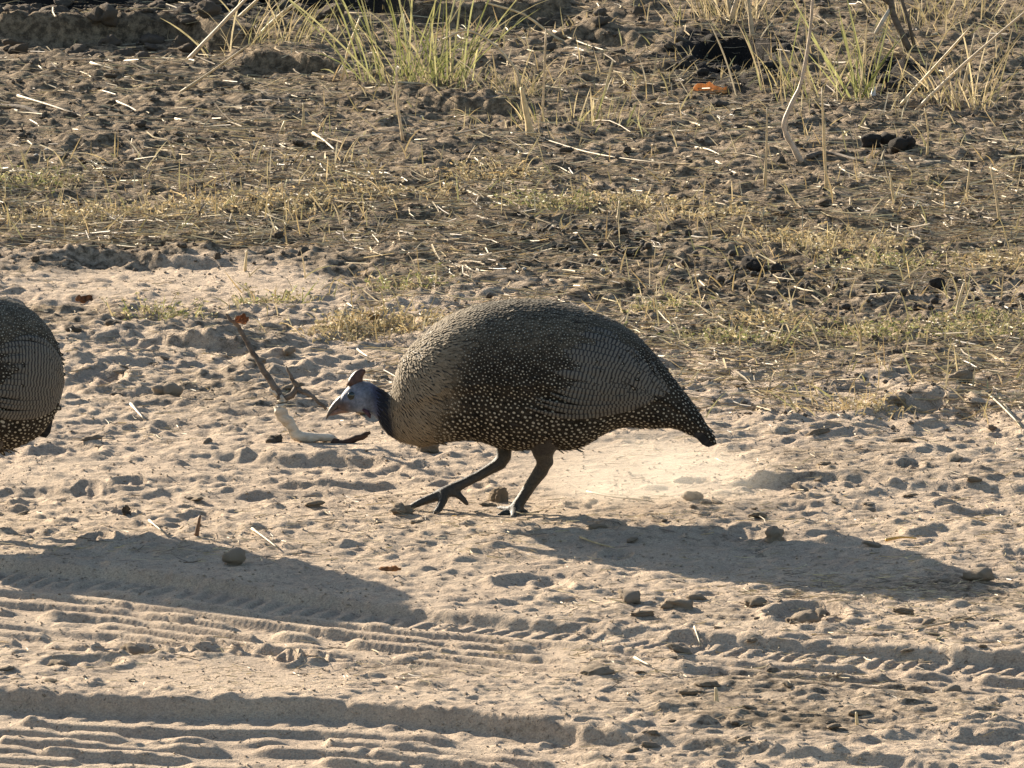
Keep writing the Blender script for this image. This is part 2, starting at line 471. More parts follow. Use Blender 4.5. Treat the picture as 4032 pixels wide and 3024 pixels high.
# ------------------------------------------------------------------ guineafowl
def plumage_material():
    m, nt, p = new_mat('spotted_plumage')
    uv = N(nt, 'ShaderNodeUVMap', uv_map='feather')
    fc = N(nt, 'ShaderNodeAttribute', attribute_name='tint')
    dt = N(nt, 'ShaderNodeAttribute', attribute_name='dot')
    mp = nt.nodes.new('ShaderNodeVectorMath'); mp.operation = 'SUBTRACT'
    nt.links.new(uv.outputs[0], mp.inputs[0]); mp.inputs[1].default_value = (.5, .70, 0)
    sc = nt.nodes.new('ShaderNodeVectorMath'); sc.operation = 'MULTIPLY'
    nt.links.new(mp.outputs[0], sc.inputs[0]); sc.inputs[1].default_value = (1 / .25, 1 / .15, 0)
    ln = nt.nodes.new('ShaderNodeVectorMath'); ln.operation = 'LENGTH'
    nt.links.new(sc.outputs[0], ln.inputs[0])
    sub = nt.nodes.new('ShaderNodeMath'); sub.operation = 'SUBTRACT'
    nt.links.new(dt.outputs['Fac'], sub.inputs[0]); nt.links.new(ln.outputs['Value'], sub.inputs[1])
    mask = ramp(nt, sub.outputs[0], -.12, .12)
    sep = nt.nodes.new('ShaderNodeSeparateXYZ'); nt.links.new(uv.outputs[0], sep.inputs[0])
    # faint barbs running outwards
    wv = nt.nodes.new('ShaderNodeMath'); wv.operation = 'SINE'
    mu = nt.nodes.new('ShaderNodeMath'); mu.operation = 'MULTIPLY'; mu.inputs[1].default_value = 34
    nt.links.new(sep.outputs[1], mu.inputs[0]); nt.links.new(mu.outputs[0], wv.inputs[0])
    barb = mixc(nt, ramp(nt, wv.outputs[0], -.6, .9), (.72, .72, .72), (1.22, 1.2, 1.16))
    base = mixc(nt, 1.0, fc.outputs['Color'], barb, 'MULTIPLY')
    col = mixc(nt, mask, base, (.33, .30, .235))
    nt.links.new(col, p.inputs['Base Color'])
    p.inputs['Roughness'].default_value = 0.8
    p.inputs['Specular IOR Level'].default_value = 0.1
    return m
def wing_material():
    m, nt, p = new_mat('barred_wing_feather')
    uv = N(nt, 'ShaderNodeUVMap', uv_map='feather')
    sep = nt.nodes.new('ShaderNodeSeparateXYZ'); nt.links.new(uv.outputs[0], sep.inputs[0])
    mu = nt.nodes.new('ShaderNodeMath'); mu.operation = 'MULTIPLY'; mu.inputs[1].default_value = 400
    nt.links.new(sep.outputs[1], mu.inputs[0])
    nv = noise(nt, 120, 2, .5)
    ad = nt.nodes.new('ShaderNodeMath'); ad.operation = 'MULTIPLY_ADD'; ad.inputs[1].default_value = 4.0
    nt.links.new(nv, ad.inputs[0]); nt.links.new(mu.outputs[0], ad.inputs[2])
    sn = nt.nodes.new('ShaderNodeMath'); sn.operation = 'SINE'; nt.links.new(ad.outputs[0], sn.inputs[0])
    bar = ramp(nt, sn.outputs[0], -.55, .1)
    ab = nt.nodes.new('ShaderNodeMath'); ab.operation = 'ABSOLUTE'
    s5 = nt.nodes.new('ShaderNodeMath'); s5.operation = 'SUBTRACT'; s5.inputs[1].default_value = .5
    nt.links.new(sep.outputs[0], s5.inputs[0]); nt.links.new(s5.outputs[0], ab.inputs[0])
    rim = ramp(nt, ab.outputs[0], .47, .38)
    mm = nt.nodes.new('ShaderNodeMath'); mm.operation = 'MULTIPLY'
    nt.links.new(bar, mm.inputs[0]); nt.links.new(rim, mm.inputs[1])
    nt.links.new(mixc(nt, mm.outputs[0], (.022, .02, .018), (.12, .108, .088)), p.inputs['Base Color'])
    p.inputs['Roughness'].default_value = 0.6
    p.inputs['Specular IOR Level'].default_value = 0.25
    return m
def tint_material(name, rough=.6, bump=.0015, scale=300):
    m, nt, p = new_mat(name)
    att = N(nt, 'ShaderNodeAttribute', attribute_name='tint')
    n = noise(nt, scale, 4, .6)
    nt.links.new(mixc(nt, 1.0, att.outputs['Color'], mixc(nt, ramp(nt, n, .3, .7), (.7, .7, .7), (1.25, 1.22, 1.2)), 'MULTIPLY'), p.inputs['Base Color'])
    p.inputs['Roughness'].default_value = rough
    p.inputs['Specular IOR Level'].default_value = .3
    b = nt.nodes.new('ShaderNodeBump'); b.inputs['Strength'].default_value = .6; b.inputs['Distance'].default_value = bump
    nt.links.new(noise(nt, scale * 2, 3, .6), b.inputs['Height']); nt.links.new(b.outputs[0], p.inputs['Normal'])
    return m
M['plumage'] = plumage_material()
M['wing'] = wing_material()
M['skin'] = tint_material('bare_skin_and_scales')
M['horn'] = tint_material('horny_casque', .5, .001, 220)
em, ent, ep = new_mat('dark_eye')
ep.inputs['Base Color'].default_value = (.012, .018, .016, 1); ep.inputs['Roughness'].default_value = .12
M['eye'] = em

TOP = [(1328, 1590), (1336, 1566), (1350, 1546), (1366, 1526), (1383, 1511), (1405, 1502), (1431, 1498), (1460, 1504), (1484, 1519), (1510, 1538), (1532, 1552), (1546, 1536), (1557, 1486), (1577, 1418), (1615, 1369), (1676, 1307), (1769, 1240), (1892, 1198), (2007, 1180), (2122, 1180), (2237, 1199), (2353, 1234), (2445, 1276), (2522, 1333), (2583, 1403), (2637, 1472), (2691, 1541), (2737, 1603), (2775, 1664), (2806, 1715)]
BOT = [(1328, 1606), (1346, 1618), (1381, 1623), (1431, 1620), (1461, 1628), (1484, 1642), (1500, 1672), (1530, 1710), (1584, 1740), (1661, 1756), (1722, 1747), (1769, 1735), (1845, 1727), (1907, 1739), (1953, 1758), (2014, 1770), (2107, 1765), (2160, 1757), (2230, 1775), (2306, 1752), (2350, 1720), (2406, 1688), (2460, 1676), (2545, 1684), (2660, 1680), (2722, 1714), (2775, 1740), (2806, 1742)]
WID = [(1328, 14), (1350, 30), (1381, 40), (1431, 49), (1484, 46), (1530, 62), (1546, 76), (1557, 98), (1577, 128), (1615, 160), (1676, 205), (1769, 250), (1892, 280), (2007, 292), (2122, 290), (2237, 275), (2353, 245), (2445, 210), (2522, 175), (2583, 140), (2637, 108), (2691, 80), (2737, 58), (2775, 42), (2806, 22)]
BS = 2972.0
def bird_point(px, py, dy=0.0):        # a point of the bird's own frame (x to the tail, z up), metres
    return Vector((px - 1950.0, 0, 0)) / BS + Vector((0, dy, (2012.0 - py) / BS / .986))
def ring_arrays(TOP, BOT, WID):
    x1 = TOP[-1][0]
    xs = np.concatenate([np.linspace(1328, 1560, 40), np.linspace(1568, 1700, 18), np.linspace(1715, x1 - 60, 48), x1 - 60 * (1 - np.linspace(.12, 1, 9)) ** 1.6])
    k = np.array([.25, .5, .25])
    t = np.interp(xs, *zip(*TOP)); b = np.interp(xs, *zip(*BOT)); w = np.interp(xs, *zip(*WID))
    for a in (t, b, w):
        for _ in range(2): a[1:-1] = np.convolve(a, k, 'valid')
    return xs, t, b, w
RX, RT, RB, RW = ring_arrays(TOP, BOT, WID)
def loft():
    nr, ns = len(RX), 44
    vs = np.zeros((nr, ns, 3))
    for i in range(nr):
        zt = (2012 - RT[i]) / BS / .986; zb = (2012 - RB[i]) / BS / .986
        w = RW[i] / BS; ext = (zt - zb) / 2
        a = math.sqrt(max(ext ** 2 - (w * .17) ** 2, (.6 * ext) ** 2)); zc = (zt + zb) / 2
        th = np.linspace(0, 2 * np.pi, ns, endpoint=False)
        c, s_ = np.cos(th), np.sin(th)
        e = 2 / 2.25
        vs[i, :, 0] = (RX[i] - 1950) / BS
        wz = np.where(s_ > 0, 1.0, .93)
        vs[i, :, 1] = w * np.sign(c) * np.abs(c) ** e * wz
        vs[i, :, 2] = zc + a * np.sign(s_) * np.abs(s_) ** e
    return vs
LOFT = loft()
def skin_y(px, py, side=-1):           # where the flank lies at a profile position
    i = int(np.clip(np.searchsorted(RX, px), 0, len(RX) - 1))
    zt = LOFT[i, :, 2].max(); zb = LOFT[i, :, 2].min(); zc = (zt + zb) / 2; a = (zt - zb) / 2
    z = (2012 - py) / BS / .986
    q = min(.98, abs((z - zc) / a))
    return side * RW[i] / BS * (1 - q ** 2.25) ** (1 / 2.25)

def body_mesh():
    mb = MB()
    nr, ns = LOFT.shape[:2]
    for i in range(nr):
        for j in range(ns):
            mb.v.append(Vector(LOFT[i, j])); mb.c.append((1, 1, 1))
    for i in range(nr - 1):
        for j in range(ns):
            j2 = (j + 1) % ns
            mb.f.append((i * ns + j, i * ns + j2, (i + 1) * ns + j2, (i + 1) * ns + j))
    mb.f.append(tuple(range(ns))[::-1]); mb.f.append(tuple((nr - 1) * ns + j for j in range(ns)))
    def limb(pts, n=10):
        mb.tube([bird_point(p[0], p[1], p[2]) for p in pts], [(p[3] * 1.1 + 1) / BS for p in pts], n)
    # far leg, stretched forward
    limb([(2010, 1680, .03, 70), (1992, 1740, .028, 46), (1983, 1775, .024, 31), (1984, 1805, .02, 28), (1968, 1832, .018, 25), (1930, 1853, .016, 20), (1885, 1878, .013, 18), (1830, 1904, .011, 18), (1771, 1931, .009, 20), (1742, 1948, .008, 25)])
    limb([(1752, 1944, .008, 23), (1700, 1962, .006, 17), (1650, 1980, .004, 14), (1618, 1996, .003, 11), (1600, 2008, .003, 6)], 8)
    limb([(1750, 1946, .004, 20), (1742, 1972, -.006, 16), (1728, 1994, -.018, 13), (1706, 2008, -.034, 7)], 8)
    limb([(1750, 1944, .014, 18), (1722, 1966, .026, 14), (1690, 1980, .040, 11), (1660, 1990, .05, 6)], 8)
    limb([(1768, 1936, .008, 17), (1805, 1950, .007, 13), (1826, 1970, .007, 11), (1845, 1992, .007, 6)], 8)
    # near leg, carrying the weight
    limb([(2150, 1660, -.035, 80), (2142, 1730, -.03, 52), (2138, 1775, -.026, 37), (2146, 1808, -.023, 32), (2130, 1842, -.02, 27), (2095, 1892, -.017, 22), (2062, 1945, -.014, 20), (2036, 1985, -.012, 21), (2026, 2004, -.011, 25)])
    limb([(2026, 1998, -.011, 22), (1998, 2006, -.020, 15), (1975, 2008, -.032, 11), (1955, 2012, -.042, 6)], 8)
    limb([(2030, 1999, -.014, 20), (2026, 2006, -.032, 15), (2020, 2008, -.050, 11), (2012, 2012, -.064, 6)], 8)
    limb([(2024, 2000, -.006, 18), (1998, 2006, .004, 14), (1972, 2006, .014, 10), (1955, 2008, .02, 6)], 8)
    limb([(2036, 1996, -.010, 16), (2062, 2008, -.009, 12), (2084, 2018, -.009, 6)], 8)
    me = mb.mesh('body_source')
    ob = bpy.data.objects.new('body_source', me); C.objects.link(ob)
    md = ob.modifiers.new('r', 'REMESH'); md.mode = 'VOXEL'; md.voxel_size = .0028; md.use_smooth_shade = True
    sm = ob.modifiers.new('s', 'SMOOTH'); sm.factor = .5; sm.iterations = 2
    dg = bpy.context.evaluated_depsgraph_get()
    out = bpy.data.meshes.new_from_object(ob.evaluated_get(dg))
    bpy.data.objects.remove(ob)
    out.name = 'guineafowl_body'
    n = len(out.vertices); co = np.zeros(n * 3, np.float32); out.vertices.foreach_get('co', co); co = co.reshape(-1, 3)
    fx = 1950 + co[:, 0] * BS; fy = 2012 - co[:, 2] * BS * .986
    col = np.tile(np.array([.03, .027, .024]), (n, 1))
    leg = fy > 1772
    col[leg] = (.045, .039, .031)
    head = fx < 1505
    skin = np.array([.10, .122, .165]); pale = np.array([.19, .18, .18]); red = np.array([.085, .06, .055]); navy = np.array([.028, .036, .075])
    f1 = sstep(1545, 1500, fy + .35 * (fx - 1400))[:, None]
    hc = skin * (1 - f1) + pale * f1
    f2 = (sstep(1400, 1350, fx) * sstep(1560, 1590, fy))[:, None]
    hc = hc * (1 - f2) + red * f2
    f3 = sstep(1452, 1486, fx - .15 * (fy - 1570))[:, None]
    hc = hc * (1 - f3) + navy * f3
    nzv = (1 + .5 * fbm(co[:, 0], co[:, 2], .006, 2, 3))[:, None]
    hc = hc * nzv
    col[head] = hc[head]
    ca = out.attributes.get('tint') or out.attributes.new('tint', 'FLOAT_COLOR', 'POINT')
    ca.data.foreach_set('color', np.concatenate([col, np.ones((n, 1))], 1).astype(np.float32).ravel())
    out.materials.clear(); out.materials.append(M['skin'])
    return out

def feather_mesh(seed):
    rg = np.random.default_rng(seed)
    nr, ns = LOFT.shape[:2]
    A = LOFT[:-1, :].reshape(-1, 3); B = LOFT[1:, :].reshape(-1, 3)
    A2 = np.roll(LOFT[:-1], -1, 1).reshape(-1, 3); B2 = np.roll(LOFT[1:], -1, 1).reshape(-1, 3)
    area = np.linalg.norm(np.cross(B - A, A2 - A), axis=1)
    keep = (A[:, 0] * BS + 1950) > 1492
    area = area * keep
    n = 190000
    q = rg.choice(len(A), n, p=area / area.sum())
    u = rg.random((n, 1)); v = rg.random((n, 1))
    P = (A[q] * (1 - u) + B[q] * u) * (1 - v) + (A2[q] * (1 - u) + B2[q] * u) * v
    Nn = np.cross(A2[q] - A[q], B[q] - A[q]); Nn /= np.linalg.norm(Nn, axis=1)[:, None] + 1e-12
    cen = np.interp(P[:, 0], LOFT[:, 0, 0], LOFT[:, :, 2].mean(1))
    outw = np.stack([np.zeros(n), P[:, 1], P[:, 2] - cen], 1)
    Nn[(Nn * outw).sum(1) < 0] *= -1
    fx = 1950 + P[:, 0] * BS; fy = 2012 - P[:, 2] * BS * .986
    wob = 25 * fbm(P[:, 0], P[:, 2], .03, 2, 8)
    grey = sstep(1860, 1680, fx + wob + .25 * (fy - 1500))             # unspotted fore-neck and breast
    low = sstep(1380, 1640, fy + wob)
    tail = sstep(2500, 2660, fx)
    rad = .0037 + .0020 * low
    rad = rad * (1 - tail) + .0048 * tail
    rad = rad * (1 - grey) + .0032 * grey
    rad = np.where(fx < 1565, .0032, rad)
    cell = .009; grid = {}; pick = []
    Pl = P.tolist(); rl = rad.tolist()
    for i in range(n):
        x, y, z = Pl[i]; r = rl[i]
        cx, cy, cz = int(x // cell), int(y // cell), int(z // cell)
        ok = True
        for ax in (-1, 0, 1):
            for ay in (-1, 0, 1):
                for az in (-1, 0, 1):
                    for (X2, Y2, Z2) in grid.get((cx + ax, cy + ay, cz + az), ()):
                        if (X2 - x) ** 2 + (Y2 - y) ** 2 + (Z2 - z) ** 2 < r * r: ok = False; break
                    if not ok: break
                if not ok: break
            if not ok: break
        if ok:
            grid.setdefault((cx, cy, cz), []).append((x, y, z)); pick.append(i)
    pick = np.array(pick); P = P[pick]; Nn = Nn[pick]; fx = fx[pick]; fy = fy[pick]; rad = rad[pick]; grey = grey[pick]; low = low[pick]; tail = tail[pick]
    m = len(pick)
    flow = np.stack([np.ones(m), .25 * np.sign(P[:, 1]) * 0, -.30 - .5 * sstep(1750, 1560, fx) + 0 * fx], 1)
    flow[:, 2] -= .45 * tail
    D = flow - Nn * (flow * Nn).sum(1)[:, None] + .16 * rg.normal(size=(m, 3))
    D -= Nn * (D * Nn).sum(1)[:, None]
    D /= np.linalg.norm(D, axis=1)[:, None] + 1e-9
    S = np.cross(Nn, D)
    L = rad * (2.5 + .5 * grey); W = rad * (1.30 - .45 * grey)
    lift = rad * (.26 + .06 * grey + .18 * rg.random(m) + 1.3 * (1 - .6 * grey) * (rg.random(m) < .05) * rg.random(m))
    rows_ = ((-.55, .45, -.10), (-.05, 1.0, .25), (.30, .85, .75), (.52, .34, 1.0))
    V = np.zeros((m, 8, 3)); UV = np.zeros((m, 8, 2))
    for k, (s_, w_, l_) in enumerate(rows_):
        c = P + D * (L * s_)[:, None] + Nn * (lift * l_ + .0004)[:, None]
        V[:, 2 * k] = c - S * (W * w_ * .5)[:, None] - Nn * (W * .06)[:, None]
        V[:, 2 * k + 1] = c + S * (W * w_ * .5)[:, None] - Nn * (W * .06)[:, None]
        UV[:, 2 * k, 0] = .5 - .5 * w_; UV[:, 2 * k + 1, 0] = .5 + .5 * w_
        UV[:, 2 * k:2 * k + 2, 1] = (s_ + .55) / 1.07
    base = (np.arange(m) * 8)[:, None]
    F = np.concatenate([base + np.array([[2 * k, 2 * k + 1, 2 * k + 3, 2 * k + 2]]) for k in range(3)], 1).reshape(-1, 4)
    me = bpy.data.meshes.new('plumage')
    me.from_pydata(V.reshape(-1, 3).tolist(), [], F.tolist())
    me.polygons.foreach_set('use_smooth', [True] * len(me.polygons))
    ul = me.uv_layers.new(name='feather')
    li = np.zeros(len(me.loops), np.int32); me.loops.foreach_get('vertex_index', li)
    ul.data.foreach_set('uv', UV.reshape(-1, 2)[li].astype(np.float32).ravel())
    dark = np.array([.027, .0225, .017]); gcol = np.array([.225, .182, .127]); back = np.array([.09, .075, .054])
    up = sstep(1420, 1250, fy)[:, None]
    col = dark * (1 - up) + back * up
    g = grey[:, None]
    col = col * (1 - g) + gcol * g
    nk = sstep(1556, 1520, fx - .2 * (fy - 1600))[:, None]
    col = col * (1 - nk) + np.array([.02, .022, .03]) * nk
    col = col * (1 + (.8 - .45 * g) * (rg.random((m, 1)) - .5))
    dot = (.54 + .20 * low - .14 * tail - .12 * up[:, 0]) * sstep(.75, .25, grey) + .12 * rg.normal(size=m)
    dot = np.where(grey > .7, -1, dot)
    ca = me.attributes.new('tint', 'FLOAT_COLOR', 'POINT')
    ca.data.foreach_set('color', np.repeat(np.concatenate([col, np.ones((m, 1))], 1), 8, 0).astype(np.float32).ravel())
    da = me.attributes.new('dot', 'FLOAT', 'POINT'); da.data.foreach_set('value', np.repeat(dot, 8).astype(np.float32))
    me.materials.append(M['plumage'])
    return me

def flight_feather(path, width, taper, side, mat, out=.002, barfreq=1.0):
    # one long feather lying along the flank: path in profile pixels
    k = 12; pts = np.array(path, float)
    d = np.concatenate([[0], np.cumsum(np.hypot(*np.diff(pts, axis=0).T))])
    tt = np.linspace(0, d[-1], k)
    xs = np.interp(tt, d, pts[:, 0]); ys = np.interp(tt, d, pts[:, 1])
    for a in (xs, ys):
        for _ in range(2): a[1:-1] = .25 * a[:-2] + .5 * a[1:-1] + .25 * a[2:]
    V = []; UVs = []
    for i in range(k):
        tx = xs[min(i + 1, k - 1)] - xs[max(i - 1, 0)]; ty = ys[min(i + 1, k - 1)] - ys[max(i - 1, 0)]
        l = math.hypot(tx, ty); nxp, nyp = -ty / l, tx / l
        f = i / (k - 1)
        w = width * min(1, .45 + f * 3) * (.75 + .5 * math.sin(math.pi * min(1, f * 1.1) * .5)) * (1 if f < taper else math.sqrt(max(.04, 1 - ((f - taper) / (1 - taper)) ** 2)))
        for q in (-1, 0, 1):
            px, py = xs[i] + nxp * q * w / 2, ys[i] + nyp * q * w / 2
            y = skin_y(px, py, side) + side * ((out + .0012) * min(1, f / .3) - .0012 + .0008 * (1 - abs(q)) + .0012 * f - (.001 if q == 1 else 0))
            V.append(tuple(bird_point(px, py, y))); UVs.append(((q + 1) / 2, tt[i] / 1000 * barfreq))
    F = []
    for i in range(k - 1):
        a = i * 3
        F += [(a, a + 1, a + 4, a + 3), (a + 1, a + 2, a + 5, a + 4)]
    me = bpy.data.meshes.new('flight_feather'); me.from_pydata(V, [], F)
    me.polygons.foreach_set('use_smooth', [True] * len(me.polygons))
    ul = me.uv_layers.new(name='feather')
    for lp in me.loops: ul.data[lp.index].uv = UVs[lp.vertex_index]
    me.materials.append(mat)
    return me

def ell(mb, c, rx, ry, rz, col, n=10, m=8):
    b0 = len(mb.v)
    for i in range(m + 1):
        ph = math.pi * i / m
        for j in range(n):
            th = 2 * math.pi * j / n
            mb.v.append(Vector(c) + Vector((rx * math.sin(ph) * math.cos(th), ry * math.sin(ph) * math.sin(th), rz * math.cos(ph)))); mb.c.append(col)
    for i in range(m):
        for j in range(n):
            j2 = (j + 1) % n
            mb.f.append((b0 + i * n + j, b0 + (i + 1) * n + j, b0 + (i + 1) * n + j2, b0 + i * n + j2))
def bird_parts(root, seed, upp, lowp, rump=False):
    link('body', body_mesh(), None, root)
    tag(link('plumage', feather_mesh(seed), None, root), kind='stuff')
    bp = bird_point
    # bill, casque, wattles, eyes
    mb = MB(); mb.tube([bp(1372, 1566), bp(1346, 1576), (bp(1324, 1592)), bp(1306, 1612), bp(1294, 1630), bp(1286, 1648)], [25 / BS, 19 / BS, 14 / BS, 10 / BS, 6 / BS, 2 / BS], 10, (.085, .070, .062), 0, 1.0)
    b = link('upper_bill', mb.mesh('upper_bill'), M['horn'], root)
    mb = MB(); mb.tube([bp(1372, 1606), bp(1340, 1614), bp(1316, 1624), bp(1298, 1634)], [18 / BS, 14 / BS, 10 / BS, 3 / BS], 8, (.16, .10, .08))
    link('lower_bill', mb.mesh('lower_bill'), M['horn'], root)
    mb = MB(); mb.tube([bp(1396, 1522), bp(1401, 1502), bp(1407, 1487), bp(1416, 1473), bp(1428, 1463), bp(1440, 1459)], [33 / BS, 29 / BS, 25 / BS, 20 / BS, 14 / BS, 6 / BS], 10, (.07, .036, .026), .04)
    for v in mb.v: v.y *= .6
    link('casque', mb.mesh('casque'), M['horn'], root)
    for s in (-1, 1):
        mb = MB(); ell(mb, bp(1386, 1552, s * 36 / BS), 17 / BS, 9 / BS, 17 / BS, (1, 1, 1), 14, 10)
        link('eye', mb.mesh('eye'), M['eye'], root)
        mb = MB(); mb.tube([bp(1430, 1604, s * 30 / BS), bp(1446, 1616, s * 32 / BS), bp(1455, 1629, s * 32 / BS), bp(1459, 1640, s * 30 / BS)], [6 / BS, 9 / BS, 8 / BS, 3 / BS], 8, (.05, .022, .035))
        link('wattle', mb.mesh('wattle'), M['skin'], root)
    # folded wing: long barred feathers, upper ones lying over lower ones
    for s in (-1, 1):
        for i in range(17):
            f = i / 16; so = random.uniform(-45, 70)
            pth = [(a[0] * (1 - f) + b_[0] * f + random.uniform(-5, 5) + so * max(0, 1 - k_ / 2.0), a[1] * (1 - f) + b_[1] * f + random.uniform(-3, 3)) for k_, (a, b_) in enumerate(zip(upp, lowp))]
            link('wing_feather', flight_feather(pth, 20 + 16 * math.sin(math.pi * min(1, f * 1.15)), .8, s, M['wing'], .0022 + .0022 * (1 - f)), None, root)
    # drooping tail: a fan of broad dark feathers
    for i in range(9):
        f = i / 8; yo = (f - .5) * .034
        mb = MB()
        path = [bp(2395, 1570, yo * 1.2), bp(2430, 1620, yo * 1.3), bp(2440, 1670, yo * 1.3), bp(2432, 1715, yo * 1.3), bp(2425, 1735, yo * 1.3)] if rump else [bp(2560 + 12 * abs(f - .5), 1500 + 60 * abs(f - .5), yo * .6), bp(2650, 1575 + 50 * abs(f - .5), yo * .9), bp(2730, 1655 + 40 * abs(f - .5), yo), bp(2790 - 30 * abs(f - .5), 1722 + 20 * abs(f - .5), yo * 1.05), bp(2818 - 50 * abs(f - .5), 1748, yo * 1.05)]
        mb.ribbon(path, [.008, .012, .013, .010, .003], Vector((yo * 30, .0 - (1 if f < .5 else -1) * .9, .6)), (.03, .027, .025), -.2)
        me = mb.mesh('tail_feather')
        ul = me.uv_layers.new(name='feather')
        for lp in me.loops: ul.data[lp.index].uv = ((lp.vertex_index % 3) / 2, (lp.vertex_index // 3) / 4)
        da = me.attributes.new('dot', 'FLOAT', 'POINT'); da.data.foreach_set('value', np.full(len(me.vertices), -1, np.float32))
        link('tail_feather', me, M['plumage'], root)

o0 = G(1950, 2014)
BIRD_O = Vector((o0.x, o0.y, 0.0))
bird = tag(empty('guineafowl', BIRD_O), 'spotted dark guineafowl stooping with its head low beside the forked dead branch', 'guineafowl', 'guineafowl crossing the sandy track')
bird_parts(bird, 4, [(2215, 1262), (2330, 1268), (2440, 1310), (2530, 1385), (2600, 1470), (2640, 1525)],
           [(2090, 1560), (2200, 1600), (2310, 1606), (2420, 1592), (2520, 1566), (2580, 1545)])
# the second bird walks off to the left, rump rounded and tail tucked down
cut = lambda A, x, tail: [p for p in A if p[0] <= x] + tail
TOP2 = cut(TOP, 2130, [(2237, 1197), (2330, 1226), (2400, 1280), (2440, 1345), (2462, 1420), (2472, 1490)])
BOT2 = cut(BOT, 2235, [(2306, 1762), (2370, 1740), (2420, 1695), (2450, 1640), (2465, 1590), (2472, 1560)])
WID2 = cut(WID, 2240, [(2330, 255), (2400, 210), (2440, 160), (2462, 105), (2472, 45)])
RX, RT, RB, RW = ring_arrays(TOP2, BOT2, WID2)
LOFT = loft()
g2 = G(-275, 2060)
bird2 = tag(empty('guineafowl', (g2.x, g2.y, 0.0), R(38)), 'guineafowl cut off by the left edge, only its barred rump showing', 'guineafowl', 'guineafowl crossing the sandy track')
bird2.scale = (1.06, 1.06, 1.06)
bird_parts(bird2, 9, [(2080, 1330), (2200, 1318), (2310, 1350), (2390, 1420), (2425, 1480), (2440, 1520)],
           [(2000, 1570), (2120, 1610), (2240, 1620), (2340, 1600), (2400, 1570), (2425, 1545)], True)

# ------------------------------------------------------------------ lumps of soil, dung and grit
def lump_mesh(name, seed, sub, mat, rough=.35, flat=.75):
    rough *= 1.35
    bm = bmesh.new(); bmesh.ops.create_icosphere(bm, subdivisions=sub, radius=1.0)
    r_ = random.Random(seed); ph = [r_.uniform(0, 6.28) for _ in range(12)]
    for v in bm.verts:
        p = v.co.copy(); k = 0.0
        for q, f in enumerate((1.7, 3.1, 5.6, 9.5)):
            k += (math.sin(p.x * f + ph[q * 3]) * math.sin(p.y * f * 1.1 + ph[q * 3 + 1]) + math.sin(p.z * f * .9 + ph[q * 3 + 2]) * .6) / (1.1 + q * .75)
        v.co = p * (1 + rough * .55 * k + r_.uniform(-.09, .09))
        v.co.z *= flat
    me = bpy.data.meshes.new(name); bm.to_mesh(me); bm.free()
    me.polygons.foreach_set('use_smooth', [True] * len(me.polygons))
    me.materials.append(mat)
    return me
def lumps(name, n, mat, rough, flat, sub=3): return [lump_mesh(name, 31 * i + len(name), sub, mat, rough, flat) for i in range(n)]
LM = {
    'clod': lumps('soil_clod', 6, M['dark_clod'], .55, .75),
    'black': lumps('dung_lump', 4, M['black_clod'], .5, .8),
    'pellet': lumps('dung_pellet', 4, M['pellet'], .2, .85, 2),
    'brown': lumps('brown_clod', 5, M['brown_clod'], .7, .6),
    'sand': lumps('sand_crust', 6, M['sand_clod'], .5, .6),
}
M['white'] = clod_material('white_shell', (.72, .68, .6), (.6, .54, .45))
LM['white'] = lumps('white_chip', 3, M['white'], .5, .5, 2)
def lump(name, kind, px, py, rpx, label, cat, group=None, sx=1.0, sz=1.0, sink=.5):
    if kind in ('black', 'pellet'): sink = .1 if kind == 'black' else -.1
    g = GT(px, py)
    dist = math.sqrt((g.y + CAM_D) ** 2 + CAM_H ** 2)
    r = rpx * dist / FPX
    o = link(name, random.choice(LM[kind]))
    o.scale = (r * sx * random.uniform(.9, 1.15), r * random.uniform(.85, 1.2), r * sz * random.uniform(.85, 1.15))
    o.rotation_euler = (random.uniform(-.3, .3), random.uniform(-.3, .3), random.uniform(0, 6.28))
    o.location = (g.x, g.y, g.z + r * sz * (.75 - sink))
    return tag(o, label, cat, group)
def scatter(n, boxes, fn):
    wts = [b[4] if len(b) > 4 else (b[2] - b[0]) * (b[3] - b[1]) for b in boxes]
    for _ in range(n):
        b = random.choices(boxes, wts)[0]
        fn(random.uniform(b[0], b[2]), random.uniform(b[1], b[3]))
rr = lambda a, b: math.exp(random.uniform(math.log(a), math.log(b)))
# heap of clods, far left
scatter(105, [(-150, -60, 900, 150), (-100, 120, 760, 260), (350, 20, 1350, 200)], lambda px, py: lump('soil_clod', 'clod', px, py, rr(16, 62) * (1.2 - py / 450),
        'rough dark brown soil clod in the heap along the upper left edge', 'clod', 'clods heaped along the upper left edge'))
scatter(52, [(1850, 90, 2700, 330), (2560, 330, 3050, 470), (2100, 560, 2750, 680, 40000)], lambda px, py: lump('soil_clod', 'clod', px, py, rr(8, 30),
        'dark soil clod in the broken ground between the two green tussocks', 'clod', 'clods between the green tussocks'))
scatter(54, [(0, 300, 1400, 680), (0, 960, 1500, 1060, 200000)], lambda px, py: lump('soil_clod', 'clod', px, py, rr(7, 24),
        'small brown soil clod on the littered ground left of the tussocks', 'clod', 'small clods on the left littered ground'))
scatter(52, [(2900, 450, 4080, 950), (3300, 0, 4080, 300)], lambda px, py: lump('soil_clod', 'clod', px, py, rr(7, 24),
        'small brown soil clod on the littered ground at the upper right', 'clod', 'small clods on the right littered ground'))
# clods of the dug hollows, coloured black to paint in the shade there
scatter(30, [(2690, 225, 3070, 365), (3460, 325, 3610, 400, 12000)], lambda px, py: lump('soil_clod', 'black', px, py, rr(10, 26),
        'clod lying in one of the dug hollows, shade put into its black colour', 'clod', 'black clods of the dug hollows'))
